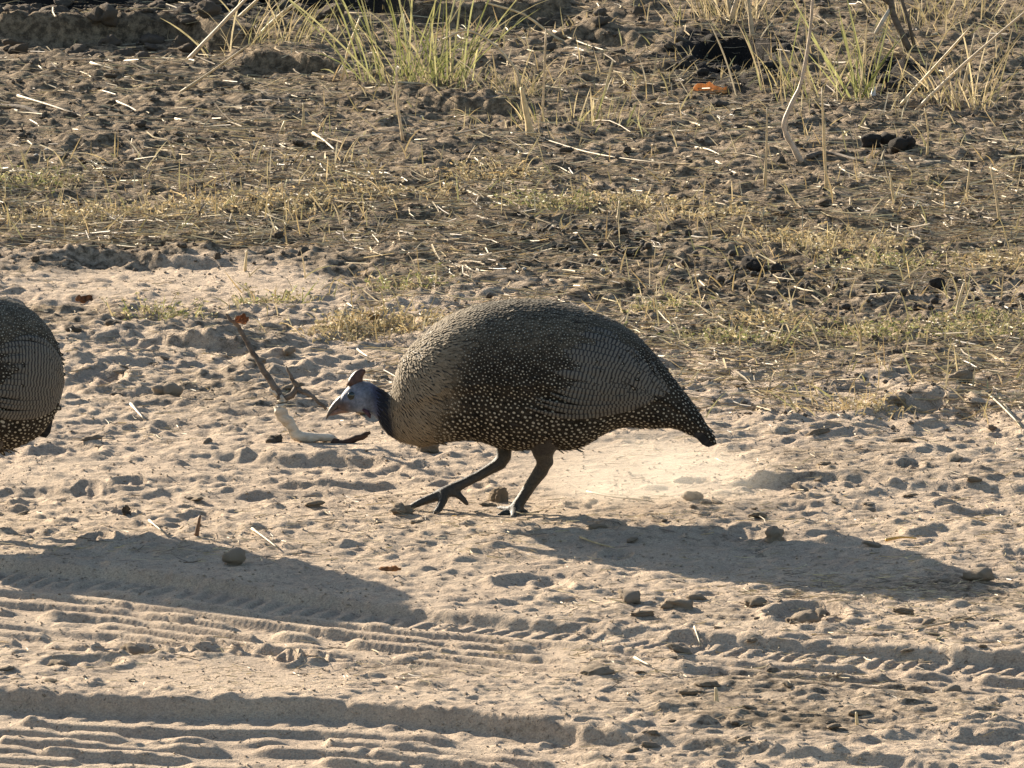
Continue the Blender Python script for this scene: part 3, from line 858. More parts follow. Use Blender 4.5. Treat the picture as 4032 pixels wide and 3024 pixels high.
# three dung lumps together
for (px, py, r, lab) in ((3433, 622, 34, 'left one of three black dung lumps lying together at the right'),
                         (3502, 618, 38, 'middle one of three black dung lumps lying together at the right'),
                         (3560, 640, 44, 'largest and rightmost of three black dung lumps lying together')):
    lump('dung_lump', 'black', px, py, r, lab, 'dung')
for (px, py, r, k, lab) in ((2961, 1075, 36, 'black', 'black jagged dung lump standing above the pellet band'), (3060, 1085, 24, 'black', 'dark dung lump right of the jagged lump above the pellets'),
                            (3689, 1150, 26, 'black', 'dark pointed clod standing at the right among pellets'), (455, 1310, 26, 'clod', 'dark round clod beside the left bird, right one of two'),
                            (285, 1318, 24, 'clod', 'dark round clod beside the left bird, left one of two'), (650, 1570, 44, 'brown', 'brown clod left of the forked branch'),
                            (2680, 2398, 52, 'brown', 'broad dark clod below the shadow of the stooping bird'), (2478, 2372, 48, 'brown', 'ragged dark clod left of the broad clod below the shadow'),
                            (2969, 2385, 34, 'sand', 'grey sandy clod right of the broad clod'), (3148, 2437, 60, 'brown', 'large crumbling clod above the right tyre track'),
                            (3846, 2285, 52, 'brown', 'dark clod at the right end of the bird shadow'), (3718, 2715, 50, 'brown', 'dark clod below the right tyre track'),
                            (2330, 2675, 52, 'brown', 'flat dark clod between the two tyre tracks'), (3050, 2130, 38, 'brown', 'dark clod on the upper edge of the bird shadow'),
                            (1085, 1748, 24, 'clod', 'dark lump at the foot of the forked branch'), (1690, 1795, 40, 'sand', 'grey sand crust under the breast of the stooping bird'),
                            (1580, 2035, 42, 'brown', 'dark lump under the front toe of the stooping bird'), (1440, 1660, 36, 'sand', 'grey stone just below the bill of the stooping bird'),
                            (1960, 1978, 38, 'sand', 'pointed grey stone between the feet of the stooping bird'), (2722, 1985, 36, 'sand', 'small brown stone in the dust behind the stooping bird'),
                            (530, 2552, 40, 'sand', 'yellowish crumbling stone below the upper tyre track'), (240, 2625, 48, 'sand', 'grey lump above the lower tyre track at the left'),
                            (910, 2225, 44, 'brown', 'black lump inside the shadow of the left bird'), (3770, 1575, 40, 'brown', 'brown clod on the rim of the shaded hollow at right'),
                            (3520, 1620, 30, 'brown', 'brown clod at the left rim of the shaded hollow')):
    lump('stone' if 'stone' in lab else 'clod', k, px, py, r, lab, 'stone' if 'stone' in lab else 'clod', sz=1.5 if 'pointed' in lab else (.7 if 'flat' in lab or 'broad' in lab else 1.0))
# dung pellets behind the bird
scatter(285, [(2010, 930, 2720, 1010, 70000), (2700, 1070, 3300, 1190, 80000), (3260, 1130, 4060, 1250, 80000), (2050, 1000, 2900, 1090, 24000), (1800, 1150, 2100, 1190, 9000), (2480, 1240, 3020, 1330, 26000), (1980, 870, 2500, 960, 16000)],
        lambda px, py: lump('dung_pellet', 'pellet', px, py, rr(8, 17), 'small round dark dung pellet in the band behind the stooping bird', 'dung pellet', 'dung pellets strewn behind the stooping bird', sink=.1))
scatter(60, [(2000, 930, 4050, 1320), (0, 150, 4000, 1000, 500000)], lambda px, py: lump('white_chip', 'white', px, py, rr(4, 9), 'tiny white chip lying on the littered ground', 'chip', 'white chips on the ground'))
# crusts on the sandy track
scatter(130, [(-100, 1380, 1500, 1760, 300000), (2700, 1700, 4100, 2050, 300000), (0, 1950, 4050, 2200, 200000), (2300, 2350, 4050, 2950, 500000), (0, 2560, 520, 2720, 90000)],
        lambda px, py: lump('sand_crust', 'sand', px, py, rr(8, 30), 'loose sandy crust lying on the pale track', 'sand crust', 'sandy crusts on the track', sx=1.5, sz=.7))

def crumbs(name, n, boxes, r0, r1, mat, sub=1):
    base = lump_mesh('crumb_source', 5, sub, mat, .5, .7)
    bv = np.array([v.co[:] for v in base.vertices]); bf = np.array([p.vertices[:] for p in base.polygons])
    bpy.data.meshes.remove(base)
    P = []
    scatter(n, boxes, lambda px, py: P.append((px, py)))
    VV = []; FF = []
    for i, (px, py) in enumerate(P):
        g = GT(px, py); r = rr(r0, r1) * math.sqrt((g.y + CAM_D) ** 2 + CAM_H ** 2) / FPX
        a = random.uniform(0, 6.28); c, s_ = math.cos(a), math.sin(a)
        sc = np.array([random.uniform(.8, 1.6), random.uniform(.7, 1.2), random.uniform(.6, 1.1)]) * r
        w = bv * sc; w = np.stack([w[:, 0] * c - w[:, 1] * s_, w[:, 0] * s_ + w[:, 1] * c, w[:, 2]], 1)
        VV.append(w + np.array([g.x, g.y, g.z + r * .25])); FF.append(bf + i * len(bv))
    me = bpy.data.meshes.new(name); me.from_pydata(np.concatenate(VV).tolist(), [], np.concatenate(FF).tolist())
    return link(name, me, mat)
tag(crumbs('dark_soil_crumbs', 8000, [(-300, -100, 4330, 1050), (1700, 1050, 4330, 1700)], 3, 14, M['dark_clod']), 'small dark soil crumbs covering the ground behind the birds', 'soil crumbs', kind='stuff')
tag(crumbs('sand_crumbs', 9000, [(-300, 1050, 4330, 3100)], 2, 7.5, M['brown_clod']), 'small sandy crumbs lying all over the pale track', 'sand crumbs', kind='stuff')

# ------------------------------------------------------------------ straw, grass and stems
STRAW = [(.48, .38, .22), (.53, .43, .26), (.52, .40, .22), (.42, .31, .16), (.28, .20, .11), (.56, .46, .27)]
DULL = [(.24, .18, .11), (.17, .125, .08), (.33, .26, .16), (.4, .32, .2), (.12, .09, .06)]
GREEN = [(.22, .23, .085), (.28, .28, .12), (.17, .185, .065), (.35, .33, .16), (.40, .34, .19)]
DRY = [(.36, .29, .17), (.44, .36, .22), (.26, .21, .12), (.30, .26, .14), (.52, .44, .29)]
def vary(c, k=.18):
    f = 1 + random.uniform(-k, k)
    return (c[0] * f, c[1] * f, c[2] * f * random.uniform(.92, 1.08))
def litter(name, n, boxes, lmin, lmax, wmin, wmax, pal, mat, drift=.15):
    mb = MB()
    P = []
    scatter(n, boxes, lambda px, py: P.append((px, py)))
    for px, py in P:
        g = GT(px, py)
        if random.random() > drift + (1 - drift) * 1.6 * max(0., float(vnoise(np.array([g.x / .13]), np.array([g.y / .3]), 9)[0]) - .25): continue
        L = rr(lmin, lmax); w = rr(wmin, wmax); a = random.gauss(0, .9); tilt = random.gauss(0, .14); bend = random.gauss(0, .25)
        pts = []
        for q in (-.5, 0, .5):
            aa = a + bend * q
            x = g.x + math.cos(aa) * L * q; y = g.y + math.sin(aa) * L * q
            pts.append(Vector((x, y, max(hz(x, y) * .5 + g.z * .5, g.z) + .0022 + L * q * tilt * .6 + abs(L * tilt) * .25)))
        mb.ribbon(pts, [w, w, w * .7], Vector((random.gauss(0, .5), random.gauss(0, .3) - .4, 1)), vary(random.choice(pal), .3), .3)
    return link(name, mb.mesh(name), mat)
tag(litter('dead_grass_litter', 52000, [(-300, -100, 4330, 980, 300), (1400, 700, 4330, 1650, 200), (-200, 680, 1500, 1000, 80)], .015, .085, .0012, .0030, DULL + DULL + STRAW[2:] + STRAW, M['straw']), 'matted dead grass litter covering the ground behind the birds', 'litter', kind='stuff')
tag(litter('track_litter', 11000, [(-200, 1100, 1600, 1760, 80), (2400, 1650, 4200, 2100, 50), (2200, 2300, 4200, 3020, 120), (-100, 1950, 2200, 2220, 60), (2200, 2050, 4200, 2400, 60), (0, 2500, 2200, 2760, 30)], .006, .03, .0008, .0018, DULL + STRAW[:4], M['straw']), 'sparse bits of dead grass strewn over the pale track', 'litter', kind='stuff')
tag(litter('bright_straw_bits', 800, [(-200, 150, 4230, 1000, 130), (1600, 1000, 4230, 1600, 60), (0, 1050, 1600, 1400, 14)], .006, .035, .0014, .003, STRAW[:3], M['straw']), 'scattered bright bits of straw on the ground behind the birds', 'straw', kind='stuff')

def upright_litter(name, n, boxes, pal):
    mb = MB(); P = []
    scatter(n, boxes, lambda px, py: P.append((px, py)))
    for px, py in P:
        g = GT(px, py, -.003); a = random.uniform(0, 6.28)
        mb.ribbon(blade_path(g, a, random.uniform(.5, 1.5), rr(.012, .065), random.uniform(-.2, .9), 5), blade_widths(rr(.0012, .0026), 5), Vector((random.gauss(0, .4), -1, .3)), vary(random.choice(pal), .3), .3)
    return link(name, mb.mesh(name), M['straw'])
def blade_path(base, az, elev, L, droop, n=6):
    p = Vector(base); out = [p.copy()]; e = elev; st = L / (n - 1)
    for i in range(n - 1):
        p = p + Vector((math.cos(az) * math.cos(e), math.sin(az) * math.cos(e), math.sin(e))) * st
        out.append(p.copy()); e -= droop / (n - 1)
    return out
def blade_widths(w, n): return [w * .7] + [w] * (n - 3) + [w * .6, w * .08]
def add_blade(mb, base, az, elev, L, droop, w, col, n=6):
    mb.ribbon(blade_path(base, az, elev, L, droop, n), blade_widths(w, n), Vector((random.gauss(0, .4), -1, random.gauss(.2, .3))), col, .35)
def tussock(name, px, py, spread, n_big, n_fine, L, w, pal, label, cat='grass', lean=0.0, group=None, droop=(.1, .9), upright=.95, parts=True):
    g = GT(px, py, -.004)
    root = tag(empty(name, g), label, cat, group) if parts else None
    fine = MB()
    def one(mb, big):
        bx = random.gauss(0, spread); by = random.gauss(0, spread * .7)
        z = hz(g.x + bx, g.y + by) - g.z - .003
        az = math.atan2(by + random.gauss(0, spread), bx + random.gauss(0, spread)); el = random.uniform(upright, 1.52) - abs(random.gauss(0, .08))
        az_ = az if lean == 0 or random.random() < .4 else (0 if lean > 0 else math.pi) + random.gauss(0, .5)
        add_blade(mb, (bx, by, z), az_, el, L * (rr(.55, 1.15) if big else rr(.2, .75)), random.uniform(*droop), w * (rr(.7, 1.3) if big else rr(.35, .7)), vary(random.choice(pal), .25), 7 if big else 5)
        if name == 'dry_herb':
            for _ in range(2):
                q = mb.v[-random.choice((2, 5, 8))]; a2 = random.uniform(0, 6.28); l2 = random.uniform(.003, .008)
                d2 = Vector((math.cos(a2), math.sin(a2), random.uniform(-.4, .6))) * l2
                mb.ribbon([q, q + d2 * .5, q + d2], [.001, .0034, .0006], Vector((0, -1, .5)), vary(random.choice(pal), .3), .2)
    if not parts:
        for _ in range(n_big + n_fine): one(fine, random.random() < n_big / (n_big + n_fine))
        o = link(name, fine.mesh(name), M['blade']); o.location = g
        return tag(o, label, cat, group)
    for _ in range(n_big):
        mb = MB(); one(mb, True); link('blade', mb.mesh('blade'), M['blade'], root)
    for _ in range(n_fine): one(fine, False)
    tag(link('fine_blades', fine.mesh('fine_blades'), M['blade'], root), kind='stuff')
    return root
tag(upright_litter('thin_dry_grass', 3200, [(1300, -60, 4330, 420, 240), (1200, 420, 4330, 950, 150), (-200, 640, 1500, 980, 110), (2300, 950, 4330, 1450, 120), (900, 1080, 1700, 1350, 26), (2700, 1450, 4200, 1680, 24)], DRY + STRAW[:4] + GREEN[3:]), 'thin dry grass standing all over the ground behind the birds', 'grass', kind='stuff')
tussock('grass_tussock', 1640, 358, .05, 34, 44, .33, .0026, GREEN, droop=(0, .8), upright=.85, label= 'tall green grass tussock at the top, left of the arching dry stems')
tussock('grass_tussock', 1740, 345, .03, 16, 36, .12, .0030, GREEN, upright=1.0, label= 'short green clump leaning against the right foot of the tall tussock')
tussock('grass_tussock', 2240, 505, .07, 12, 70, .075, .0026, GREEN + DRY, upright=1.1, droop=(0, .6), label= 'low green grass clump right of the dry broken stalk')
tussock('grass_tussock', 3270, 395, .075, 16, 46, .16, .0026, GREEN + DRY + DRY, upright=1.0, droop=(0, .5), label= 'sparse green and dry grass clump right of the orange leaf')
tussock('grass_tussock', 3410, 408, .014, 7, 12, .26, .0036, GREEN[:3], 'slim upright bright green shoot beside the small dark hollow', 'grass', droop=(0, .35))
tussock('grass_tussock', 3790, 430, .05, 14, 50, .17, .0026, DRY, 'pale dry grass clump spreading in a fan at the upper right', 'grass')
tussock('grass_tussock', 2060, 395, .035, 10, 60, .09, .0026, DRY, 'dry wispy grass clump around the foot of the arching stems', 'grass')
tussock('grass_tussock', 1090, 215, .05, 16, 50, .16, .0024, DRY + GREEN[3:], 'thin dry grass leaning left of the tall tussock', 'grass', lean=1)
tussock('grass_tussock', 2880, 130, .05, 12, 60, .16, .0026, DRY, 'dry upright stalks behind the large black hollow', 'grass', droop=(0, .4))
tussock('grass_tussock', 3700, 120, .08, 14, 90, .15, .0026, DRY, 'thin dry grass in the far upper right corner', 'grass')
tufts = [(250, 880, .06, 'low straw coloured herb patch near the left edge'), (560, 860, .06, 'low dry herb patch right of the leftmost herb patch'), (90, 760, .05, 'small green tinged herb tuft at the left edge'),
         (860, 840, .06, 'dry herb tuft in the middle of the left herb strip'), (1130, 850, .05, 'faded herb tuft at the right end of the left herb strip'), (1560, 800, .06, 'dry brown herb tuft below the tall tussock'),
         (1430, 1290, .035, 'dry yellow herb right of the curled brown leaf'), (1560, 1300, .035, 'branching dry herb touching the back of the stooping bird'), (1330, 1310, .03, 'low dry herb left of the branching herb'),
         (1060, 1200, .03, 'thin grey green herb above the curled brown leaf'), (1600, 1140, .03, 'small greenish herb above the back of the stooping bird'), (640, 1270, .03, 'dark dry herb between the left bird and the branch'),
         (2760, 860, .05, 'dry herb tuft above the pellet band'), (3300, 1000, .06, 'yellowish herb patch above the right pellets'), (3480, 1060, .05, 'yellow green herb patch beside the right pellets'),
         (3160, 960, .05, 'pale herb tuft left of the yellowish patch'), (3920, 1290, .05, 'green creeping herb near the right edge'), (3790, 1350, .05, 'dark green creeping herb left of the edge herb'),
         (3400, 1330, .05, 'low green herb below the right pellets'), (3050, 1290, .04, 'thin grey herb below the pellet band'), (2860, 1360, .04, 'leaning dark dry herb behind the tail of the stooping bird'),
         (2600, 1230, .03, 'small green herb above the rump of the stooping bird'), (3970, 1060, .05, 'pale herb near the right edge above the pellets'), (2200, 830, .05, 'sparse dry herb below the low green clump'),
         (2480, 820, .05, 'sparse dry herb right of the centre line'), (1930, 720, .05, 'dry wisps below the dry broken stalk'), (3380, 1640, .03, 'small dry herb left of the shaded hollow')]
for (px, py, sp, lab) in tufts:
    gr = any(k in lab for k in ('green', 'dark'))
    tussock('dry_herb', px, py, sp, 10, 200 if sp > .03 else 100, .042, .0016, (DRY + GREEN) if gr else DRY + STRAW[2:4], lab, 'herb', droop=(-.3, 1.8))

def stem(name, pts, rpx, col, label, cat='stem', group=None, mat='straw', up=False, kind=None):
    # pts: (px, py, height) - height None means it lies on the ground at that pixel; otherwise an upright plane over the first point
    g0 = GT(pts[0][0], pts[0][1])
    W = []
    for p in pts:
        if up: W.append(at(p[0], p[1], g0.y + (p[2] if len(p) > 2 else 0.0)) + Vector((0, 0, g0.z)))
        else: W.append(GT(p[0], p[1], .004 + (p[2] if len(p) > 2 else 0)))
    # refine to a smooth curve
    Q = []
    for i in range(len(W) - 1):
        p0 = W[max(i - 1, 0)]; p1 = W[i]; p2 = W[i + 1]; p3 = W[min(i + 2, len(W) - 1)]
        for t in (0, .33, .67):
            Q.append(.5 * ((2 * p1) + (p2 - p0) * t + (2 * p0 - 5 * p1 + 4 * p2 - p3) * t * t + (3 * p1 - p0 - 3 * p2 + p3) * t ** 3))
    Q.append(W[-1])
    sc = math.sqrt((g0.y + CAM_D) ** 2 + CAM_H ** 2) / FPX
    n = len(Q)
    rad = [rpx * sc * (1 - .55 * i / (n - 1)) * random.uniform(.85, 1.15) for i in range(n)]
    mb = MB(); mb.tube(Q, rad, 6, vary(col, .1), .08)
    o = link(name, mb.mesh(name, origin=g0), M[mat]); o.location = g0
    return tag(o, label, cat, group)
PALE = (.46, .38, .245); TAN = (.45, .36, .23); GREY = (.33, .27, .2)
# upright and arching stems
ups = [([(2053, 372), (2040, 320), (2009, 268), (1933, 190), (1838, 146), (1743, 180)], 6, PALE, 'long pale stem arching left over the ground beside the tall tussock'),
       ([(2091, 560), (2072, 460), (2053, 362)], 12, TAN, 'thick dry broken stalk leaning at the foot of the arching stem'),
       ([(2136, 506), (2142, 330), (2150, 139)], 5, TAN, 'thin straight upright stem right of the broken stalk'),
       ([(2230, 185), (2180, 160), (2060, 72), (1911, 28)], 6, PALE, 'highest pale stem arching left near the top edge'),
       ([(1588, 608), (1566, 450), (1562, 310)], 5, TAN, 'thin upright stem in front of the tall tussock'),
       ([(2376, 410), (2392, 340), (2414, 258)], 5, PALE, 'short pale leaning stem right of the low green clump'),
       ([(728, 268), (860, 130), (985, 0), (1060, -80)], 7, TAN, 'long dry stalk slanting up right at the upper left'),
       ([(709, 386), (850, 290), (990, 190)], 5, TAN, 'lower dry stalk slanting up right at the upper left'),
       ([(935, 150), (1020, 70), (1110, -30)], 6, TAN, 'short dry stalk slanting beside the long stalk at upper left'),
       ([(1000, 200), (1090, 110), (1200, 20), (1290, -60)], 6, PALE, 'pale stalk slanting up towards the tall tussock'),
       ([(1345, 330), (1370, 210), (1420, 75)], 5, PALE, 'pale thin stem rising left of the tall tussock'),
       ([(1193, 519), (1195, 470), (1193, 421)], 5, PALE, 'short pale peg of straw standing left of the tussock base'),
       ([(1108, 557), (1114, 530), (1123, 506)], 7, PALE, 'short thick straw stub left of the straw peg'),
       ([(3154, 677), (3125, 620), (3097, 570), (3088, 519), (3120, 440), (3157, 354), (3189, 165), (3202, 0), (3206, -90)], 9, GREY, 'long crooked grey twig rising through the upper right'),
       ([(3255, 785), (3245, 600), (3236, 380)], 6, TAN, 'tall thin stem standing right of the crooked twig'),
       ([(3012, 760), (3018, 600), (3021, 456)], 5, TAN, 'tall thin stem standing left of the crooked twig'),
       ([(3537, 440), (3680, 280), (3835, 108)], 6, TAN, 'left one of two long stalks slanting up right'),
       ([(3600, 443), (3800, 250), (4040, 45), (4120, -20)], 6, TAN, 'right one of two long stalks slanting up right'),
       ([(3650, 660), (3654, 560), (3640, 470)], 4, TAN, 'thin leaning stem left of the right edge'),
       ([(3778, 437), (3750, 360), (3717, 272)], 6, PALE, 'left arm of the pale V shaped stems'),
       ([(3790, 400), (3815, 280), (3838, 165)], 6, PALE, 'right arm of the pale V shaped stems'),
       ([(2879, 133), (2900, 60), (2920, -10)], 9, TAN, 'pale woody stalk at the top above the black hollow'),
       ([(2879, 95), (2862, 40), (2845, -20)], 10, GREY, 'dark woody stalk left of the pale stalk above the hollow'),
       ([(2964, 196), (2952, 90), (2940, -20)], 8, GREY, 'grey stalk right of the pale stalk above the hollow'),
       ([(3436, 408), (3439, 390), (3442, 370)], 9, (.8, .76, .68), 'short white peg beside the small dark hollow'),
       ([(2433, 893), (2436, 840), (2440, 798)], 6, PALE, 'short pale stem standing above the pellet band'),
       ([(2651, 905), (2625, 840), (2604, 779)], 5, TAN, 'thin leaning stem above the left pellets'),
       ([(3765, 1277), (3778, 1200), (3797, 1134)], 7, PALE, 'pale standing stem among the right pellets'),
       ([(3800, 820), (3812, 740), (3818, 660)], 4, TAN, 'thin upright stem at the right above the leaf'),
       ([(3935, 905), (3920, 800), (3900, 690)], 5, TAN, 'thin upright stem near the right edge'),
       ([(773, 2122), (780, 2085), (788, 2042)], 9, (.16, .09, .05), 'small dark peg standing beside the shadow of the left bird'),
       ([(2822, 2798), (2820, 2770), (2818, 2740)], 8, PALE, 'pale peg standing on the sand below the right track'),
       ([(3375, 2870), (3373, 2850), (3371, 2820)], 6, PALE, 'tiny pale peg standing near the lower right'),
       ([(965, 1065), (968, 1020), (972, 985)], 5, PALE, 'thin pale stem standing above the bare sand patch'),
       ([(3520, 850), (3512, 790), (3505, 730)], 5, TAN, 'short upright stem right of the tall thin stem')]
for (pts, r, col, lab) in ups:
    stem('standing_straw', pts, r * 1.35, tuple(min(.72, c * 1.5) for c in col), lab, 'straw', up=True)  # brightened: sunlight on and through the stems is put into their colour
# lying straw
flat = [([(358, 310), (465, 329)], 8, 'thick bright straw lying at the upper left, higher of two'), ([(490, 337), (610, 338), (734, 342)], 6, 'long bright straw lying right of the thick straw'),
        ([(70, 415), (200, 452), (361, 487)], 8, 'long bright stem lying above the grey log'), ([(459, 437), (520, 458), (570, 475)], 7, 'short bright straw right of the long bright stem'),
        ([(690, 497), (854, 527)], 7, 'bright straw lying right of the level straw'), ([(380, 481), (530, 486), (684, 494)], 5, 'long level straw between two bright straws'),
        ([(1234, 570), (1275, 592), (1323, 623)], 9, 'bent thick straw lying left of the dark ledge'), ([(1092, 664), (1158, 661)], 8, 'short white straw below the bent straw'),
        ([(1794, 753), (1900, 805), (2009, 861)], 9, 'long thick pale straw lying below the broken stalk'), ([(1743, 858), (1825, 861)], 8, 'short pale straw left of the long thick straw'),
        ([(2104, 706), (2180, 687), (2259, 722)], 6, 'bowed pale straw lying in the middle'), ([(1560, 389), (1648, 386), (1699, 373)], 7, 'bright straw lying at the foot of the tall tussock'),
        ([(1952, 405), (2053, 399)], 6, 'bright straw lying left of the broken stalk'), ([(1790, 468), (1844, 475)], 6, 'short bright straw below the tall tussock'),
        ([(2117, 563), (2300, 612), (2503, 671), (2700, 703)], 6, 'very long tan stem lying right of the broken stalk'), ([(1680, 563), (1800, 530), (1908, 500)], 6, 'tan stem lying left of the broken stalk, upper one'),
        ([(1794, 595), (1933, 532)], 6, 'tan stem lying left of the broken stalk, lower one'), ([(2822, 677), (2898, 715), (2961, 731)], 9, 'bright curved straw lying left of the tall thin stems'),
        ([(2740, 595), (2790, 620), (2838, 652)], 7, 'bright straw lying above the curved straw'), ([(3382, 573), (3439, 592)], 8, 'bright straw touching the dung lumps'),
        ([(3670, 190), (3759, 158)], 8, 'thick straw lying at the upper right'), ([(3530, 715), (3480, 712), (3420, 706)], 6, 'short bright straw below the dung lumps'),
        ([(3797, 1539), (3900, 1620), (4018, 1717)], 8, 'long pale stick lying over the shaded hollow'), ([(3935, 1615), (3980, 1670), (4022, 1722)], 8, 'second pale stick meeting the long stick at the edge'),
        ([(2993, 1571), (3056, 1561)], 7, 'yellow straw lying behind the bird tail'), ([(2967, 1106), (3088, 1115)], 7, 'flat tan stick lying among the pellets'),
        ([(588, 2072), (642, 2113)], 8, 'white straw lying above the shadow of the left bird'), ([(994, 2108), (1040, 2138), (1094, 2171)], 8, 'pale straw lying right of the dark peg'),
        ([(2285, 2138), (2350, 2155), (2418, 2175)], 7, 'pale straw lying in the shadow of the stooping bird'), ([(2500, 2593), (2565, 2630)], 8, 'white straw lying between the two tyre tracks'),
        ([(3488, 2147), (3550, 2143), (3608, 2147)], 8, 'orange yellow straw lying above the end of the bird shadow'), ([(2735, 2500), (2760, 2530)], 8, 'short pale straw lying on the right tyre track'),
        ([(3690, 2550), (3720, 2520)], 7, 'pale straw stuck in the edge of the right tyre track'), ([(515, 1610), (570, 1660)], 8, 'bright flat straw lying left of the forked branch'),
        ([(2310, 1950), (2420, 1975), (2560, 1995)], 6, 'thin brown twig lying behind the feet of the stooping bird'), ([(1500, 730), (1420, 715), (1360, 700)], 5, 'thin tan straw lying below the tussock'),
        ([(2285, 500), (2400, 520), (2520, 560)], 5, 'tan stem lying right of the low green clump'), ([(2700, 640), (2900, 650), (3060, 690)], 5, 'long tan stem lying left of the crooked twig'),
        ([(2180, 165), (2330, 210), (2471, 260)], 7, 'pale stem lying on the ground at the end of the high arch'), ([(150, 1500), (300, 1470), (420, 1440)], 4, 'faint twig lying right of the left bird'),
        ([(3600, 2500), (3780, 2460), (3900, 2420)], 6, 'thin dry twig lying above the right tyre track'), ([(700, 1260), (780, 1190)], 6, 'bright stem piece leaning right of the left bird'),
        ([(1370, 1210), (1400, 1235)], 7, 'white seed husk lying near the branching herb'), ([(3900, 700), (4000, 760)], 6, 'pale straw lying near the right edge')]
for (pts, r, lab) in flat:
    c = (.48, .40, .27) if ('bright' in lab or 'white' in lab) else ((.6, .38, .12) if 'yellow' in lab else (TAN if ('tan' in lab or 'brown' in lab or 'twig' in lab) else PALE))
    stem('straw', pts, r * .8, c, lab, 'straw')
stem('log', [(-140, 440), (0, 452), (90, 466), (170, 486)], 17, GREY, 'grey weathered log lying at the left edge', 'log', mat='bark')
stem('stick', [(3176, 662), (3260, 655), (3398, 692)], 12, GREY, 'grey stick lying at the foot of the crooked twig', 'stick', mat='bark')
# woody shrub stems, upper right
sh = GT(3575, 250)
shrub = tag(empty('woody_shrub', sh), 'bare grey woody stems standing at the top right', 'shrub')
for nm, pts, r, mt in (('stem', [(3581, 255), (3550, 190), (3518, 120), (3505, 60), (3494, -20), (3480, -120)], 15, 'bark'), ('side_branch', [(3508, 75), (3450, 30), (3385, -5), (3300, -50)], 9, 'bark'),
                       ('side_branch', [(3448, 190), (3475, 140), (3505, 90)], 10, 'pale_wood'), ('side_branch', [(3600, 240), (3575, 130), (3545, 40), (3535, -60)], 8, 'bark')):
    mb = MB(); sc = math.sqrt((sh.y + CAM_D) ** 2 + CAM_H ** 2) / FPX
    W = [at(p[0], p[1], sh.y + (0 if i else .0)) - Vector((sh.x, sh.y, 0)) for i, p in enumerate(pts)]
    mb.tube(W, [r * sc * (1 - .3 * i / len(W)) for i in range(len(W))], 8, (1, 1, 1), .08)
    link(nm, mb.mesh(nm), M[mt], shrub)

# ------------------------------------------------------------------ forked dead branch with the curled leaf
fb = GT(1200, 1738)
branch = tag(empty('forked_branch', fb), 'forked dead branch with bleached bend and dark tip in front of the bird bill', 'branch')
BY = fb.y
def bpath(pts): return [at(p[0], p[1], BY + p[2]) - Vector((fb.x, fb.y, fb.z)) for p in pts]
sc = math.sqrt((fb.y + CAM_D) ** 2 + CAM_H ** 2) / FPX
def bpart(nm, pts, rs, mt, wob=.17):
    mb = MB(); W = bpath(pts); Q = []; RR = []
    for i in range(len(W) - 1):
        for t in (0, .33, .67):
            Q.append(W[i].lerp(W[i + 1], t)); RR.append((rs[i] * (1 - t) + rs[i + 1] * t) * sc)
    Q.append(W[-1]); RR.append(rs[-1] * sc)
    for i in range(1, len(Q) - 1): Q[i] = Q[i] * .8 + (Q[i - 1] + Q[i + 1]) * .1 + Vector((random.uniform(-1, 1), random.uniform(-1, 1), random.uniform(-1, 1))) * .0011
    mb.tube(Q, RR, 9, (1, 1, 1), wob)
    return link(nm, mb.mesh(nm), M[mt], branch)
bpart('upright_stem', [(1108, 1574, .0), (1085, 1530, .01), (1049, 1479, .02), (1018, 1420, .03), (990, 1374, .04), (965, 1330, .045), (939, 1285, .05), (912, 1262, .05), (889, 1236, .05)], [15, 14, 12, 11, 12, 9, 9, 8, 4], 'bark')
bpart('bleached_bend', [(1120, 1566, .0), (1108, 1590, .0), (1100, 1618, -.005), (1122, 1650, -.008), (1150, 1680, -.01), (1168, 1712, -.012), (1190, 1722, -.012), (1240, 1722, -.01), (1302, 1724, -.01), (1320, 1738, -.01)], [17, 21, 24, 23, 22, 23, 22, 19, 16, 11], 'pale_wood')
bpart('dark_tip', [(1308, 1732, -.012), (1335, 1748, -.012), (1390, 1732, -.014), (1440, 1712, -.016), (1458, 1704, -.016)], [16, 17, 15, 12, 6], 'dark_wood')
bpart('side_twig', [(1118, 1575, .0), (1145, 1555, .005), (1171, 1530, .01), (1163, 1512, .01), (1148, 1490, .012), (1127, 1441, .015)], [14, 13, 11, 9, 8, 3], 'bark')
bpart('side_twig', [(1168, 1530, .01), (1205, 1545, .0), (1240, 1570, -.005), (1285, 1612, -.012)], [10, 9, 8, 5], 'bark')
bpart('stub', [(1090, 1560, .002), (1075, 1545, 0), (1062, 1530, -.002)], [8, 7, 4], 'pale_wood')

def leaf(px, py, wpx, hpx, col, label, on=None, curl=.6, rz=0.0, stand=.3):
    g = GT(px, py) if on is None else on
    s = math.sqrt((g.y + CAM_D) ** 2 + CAM_H ** 2) / FPX
    mb = MB(); n = 9
    for i in range(n):
        f = i / (n - 1); w = math.sin(math.pi * (f * .9 + .05)) ** .55 * random.uniform(.6, 1.15)
        for q in (-1, -.5, 0, .5, 1):
            x = (f - .5) * wpx * s; y = q * w * hpx * s * .5
            z = curl * hpx * s * (.5 * q * q * w + .35 * (2 * f - 1) ** 2) + random.uniform(-.16, .16) * hpx * s
            yy = y * math.cos(stand) - z * math.sin(stand); zz = y * math.sin(stand) + z * math.cos(stand)
            mb.v.append(Vector((x * math.cos(rz) - yy * math.sin(rz), x * math.sin(rz) + yy * math.cos(rz), zz + .004))); mb.c.append(vary(col, .5))
    for i in range(n - 1):
        for q in range(4):
            a = i * 5 + q; mb.f.append((a, a + 1, a + 6, a + 5))
    o = link('dead_leaf', mb.mesh('dead_leaf'), M['leaf'])
    so = o.modifiers.new('thickness', 'SOLIDIFY'); so.thickness = .0006
    o.location = g
    return tag(o, label, 'leaf')
tipw = at(950, 1272, BY + .046)
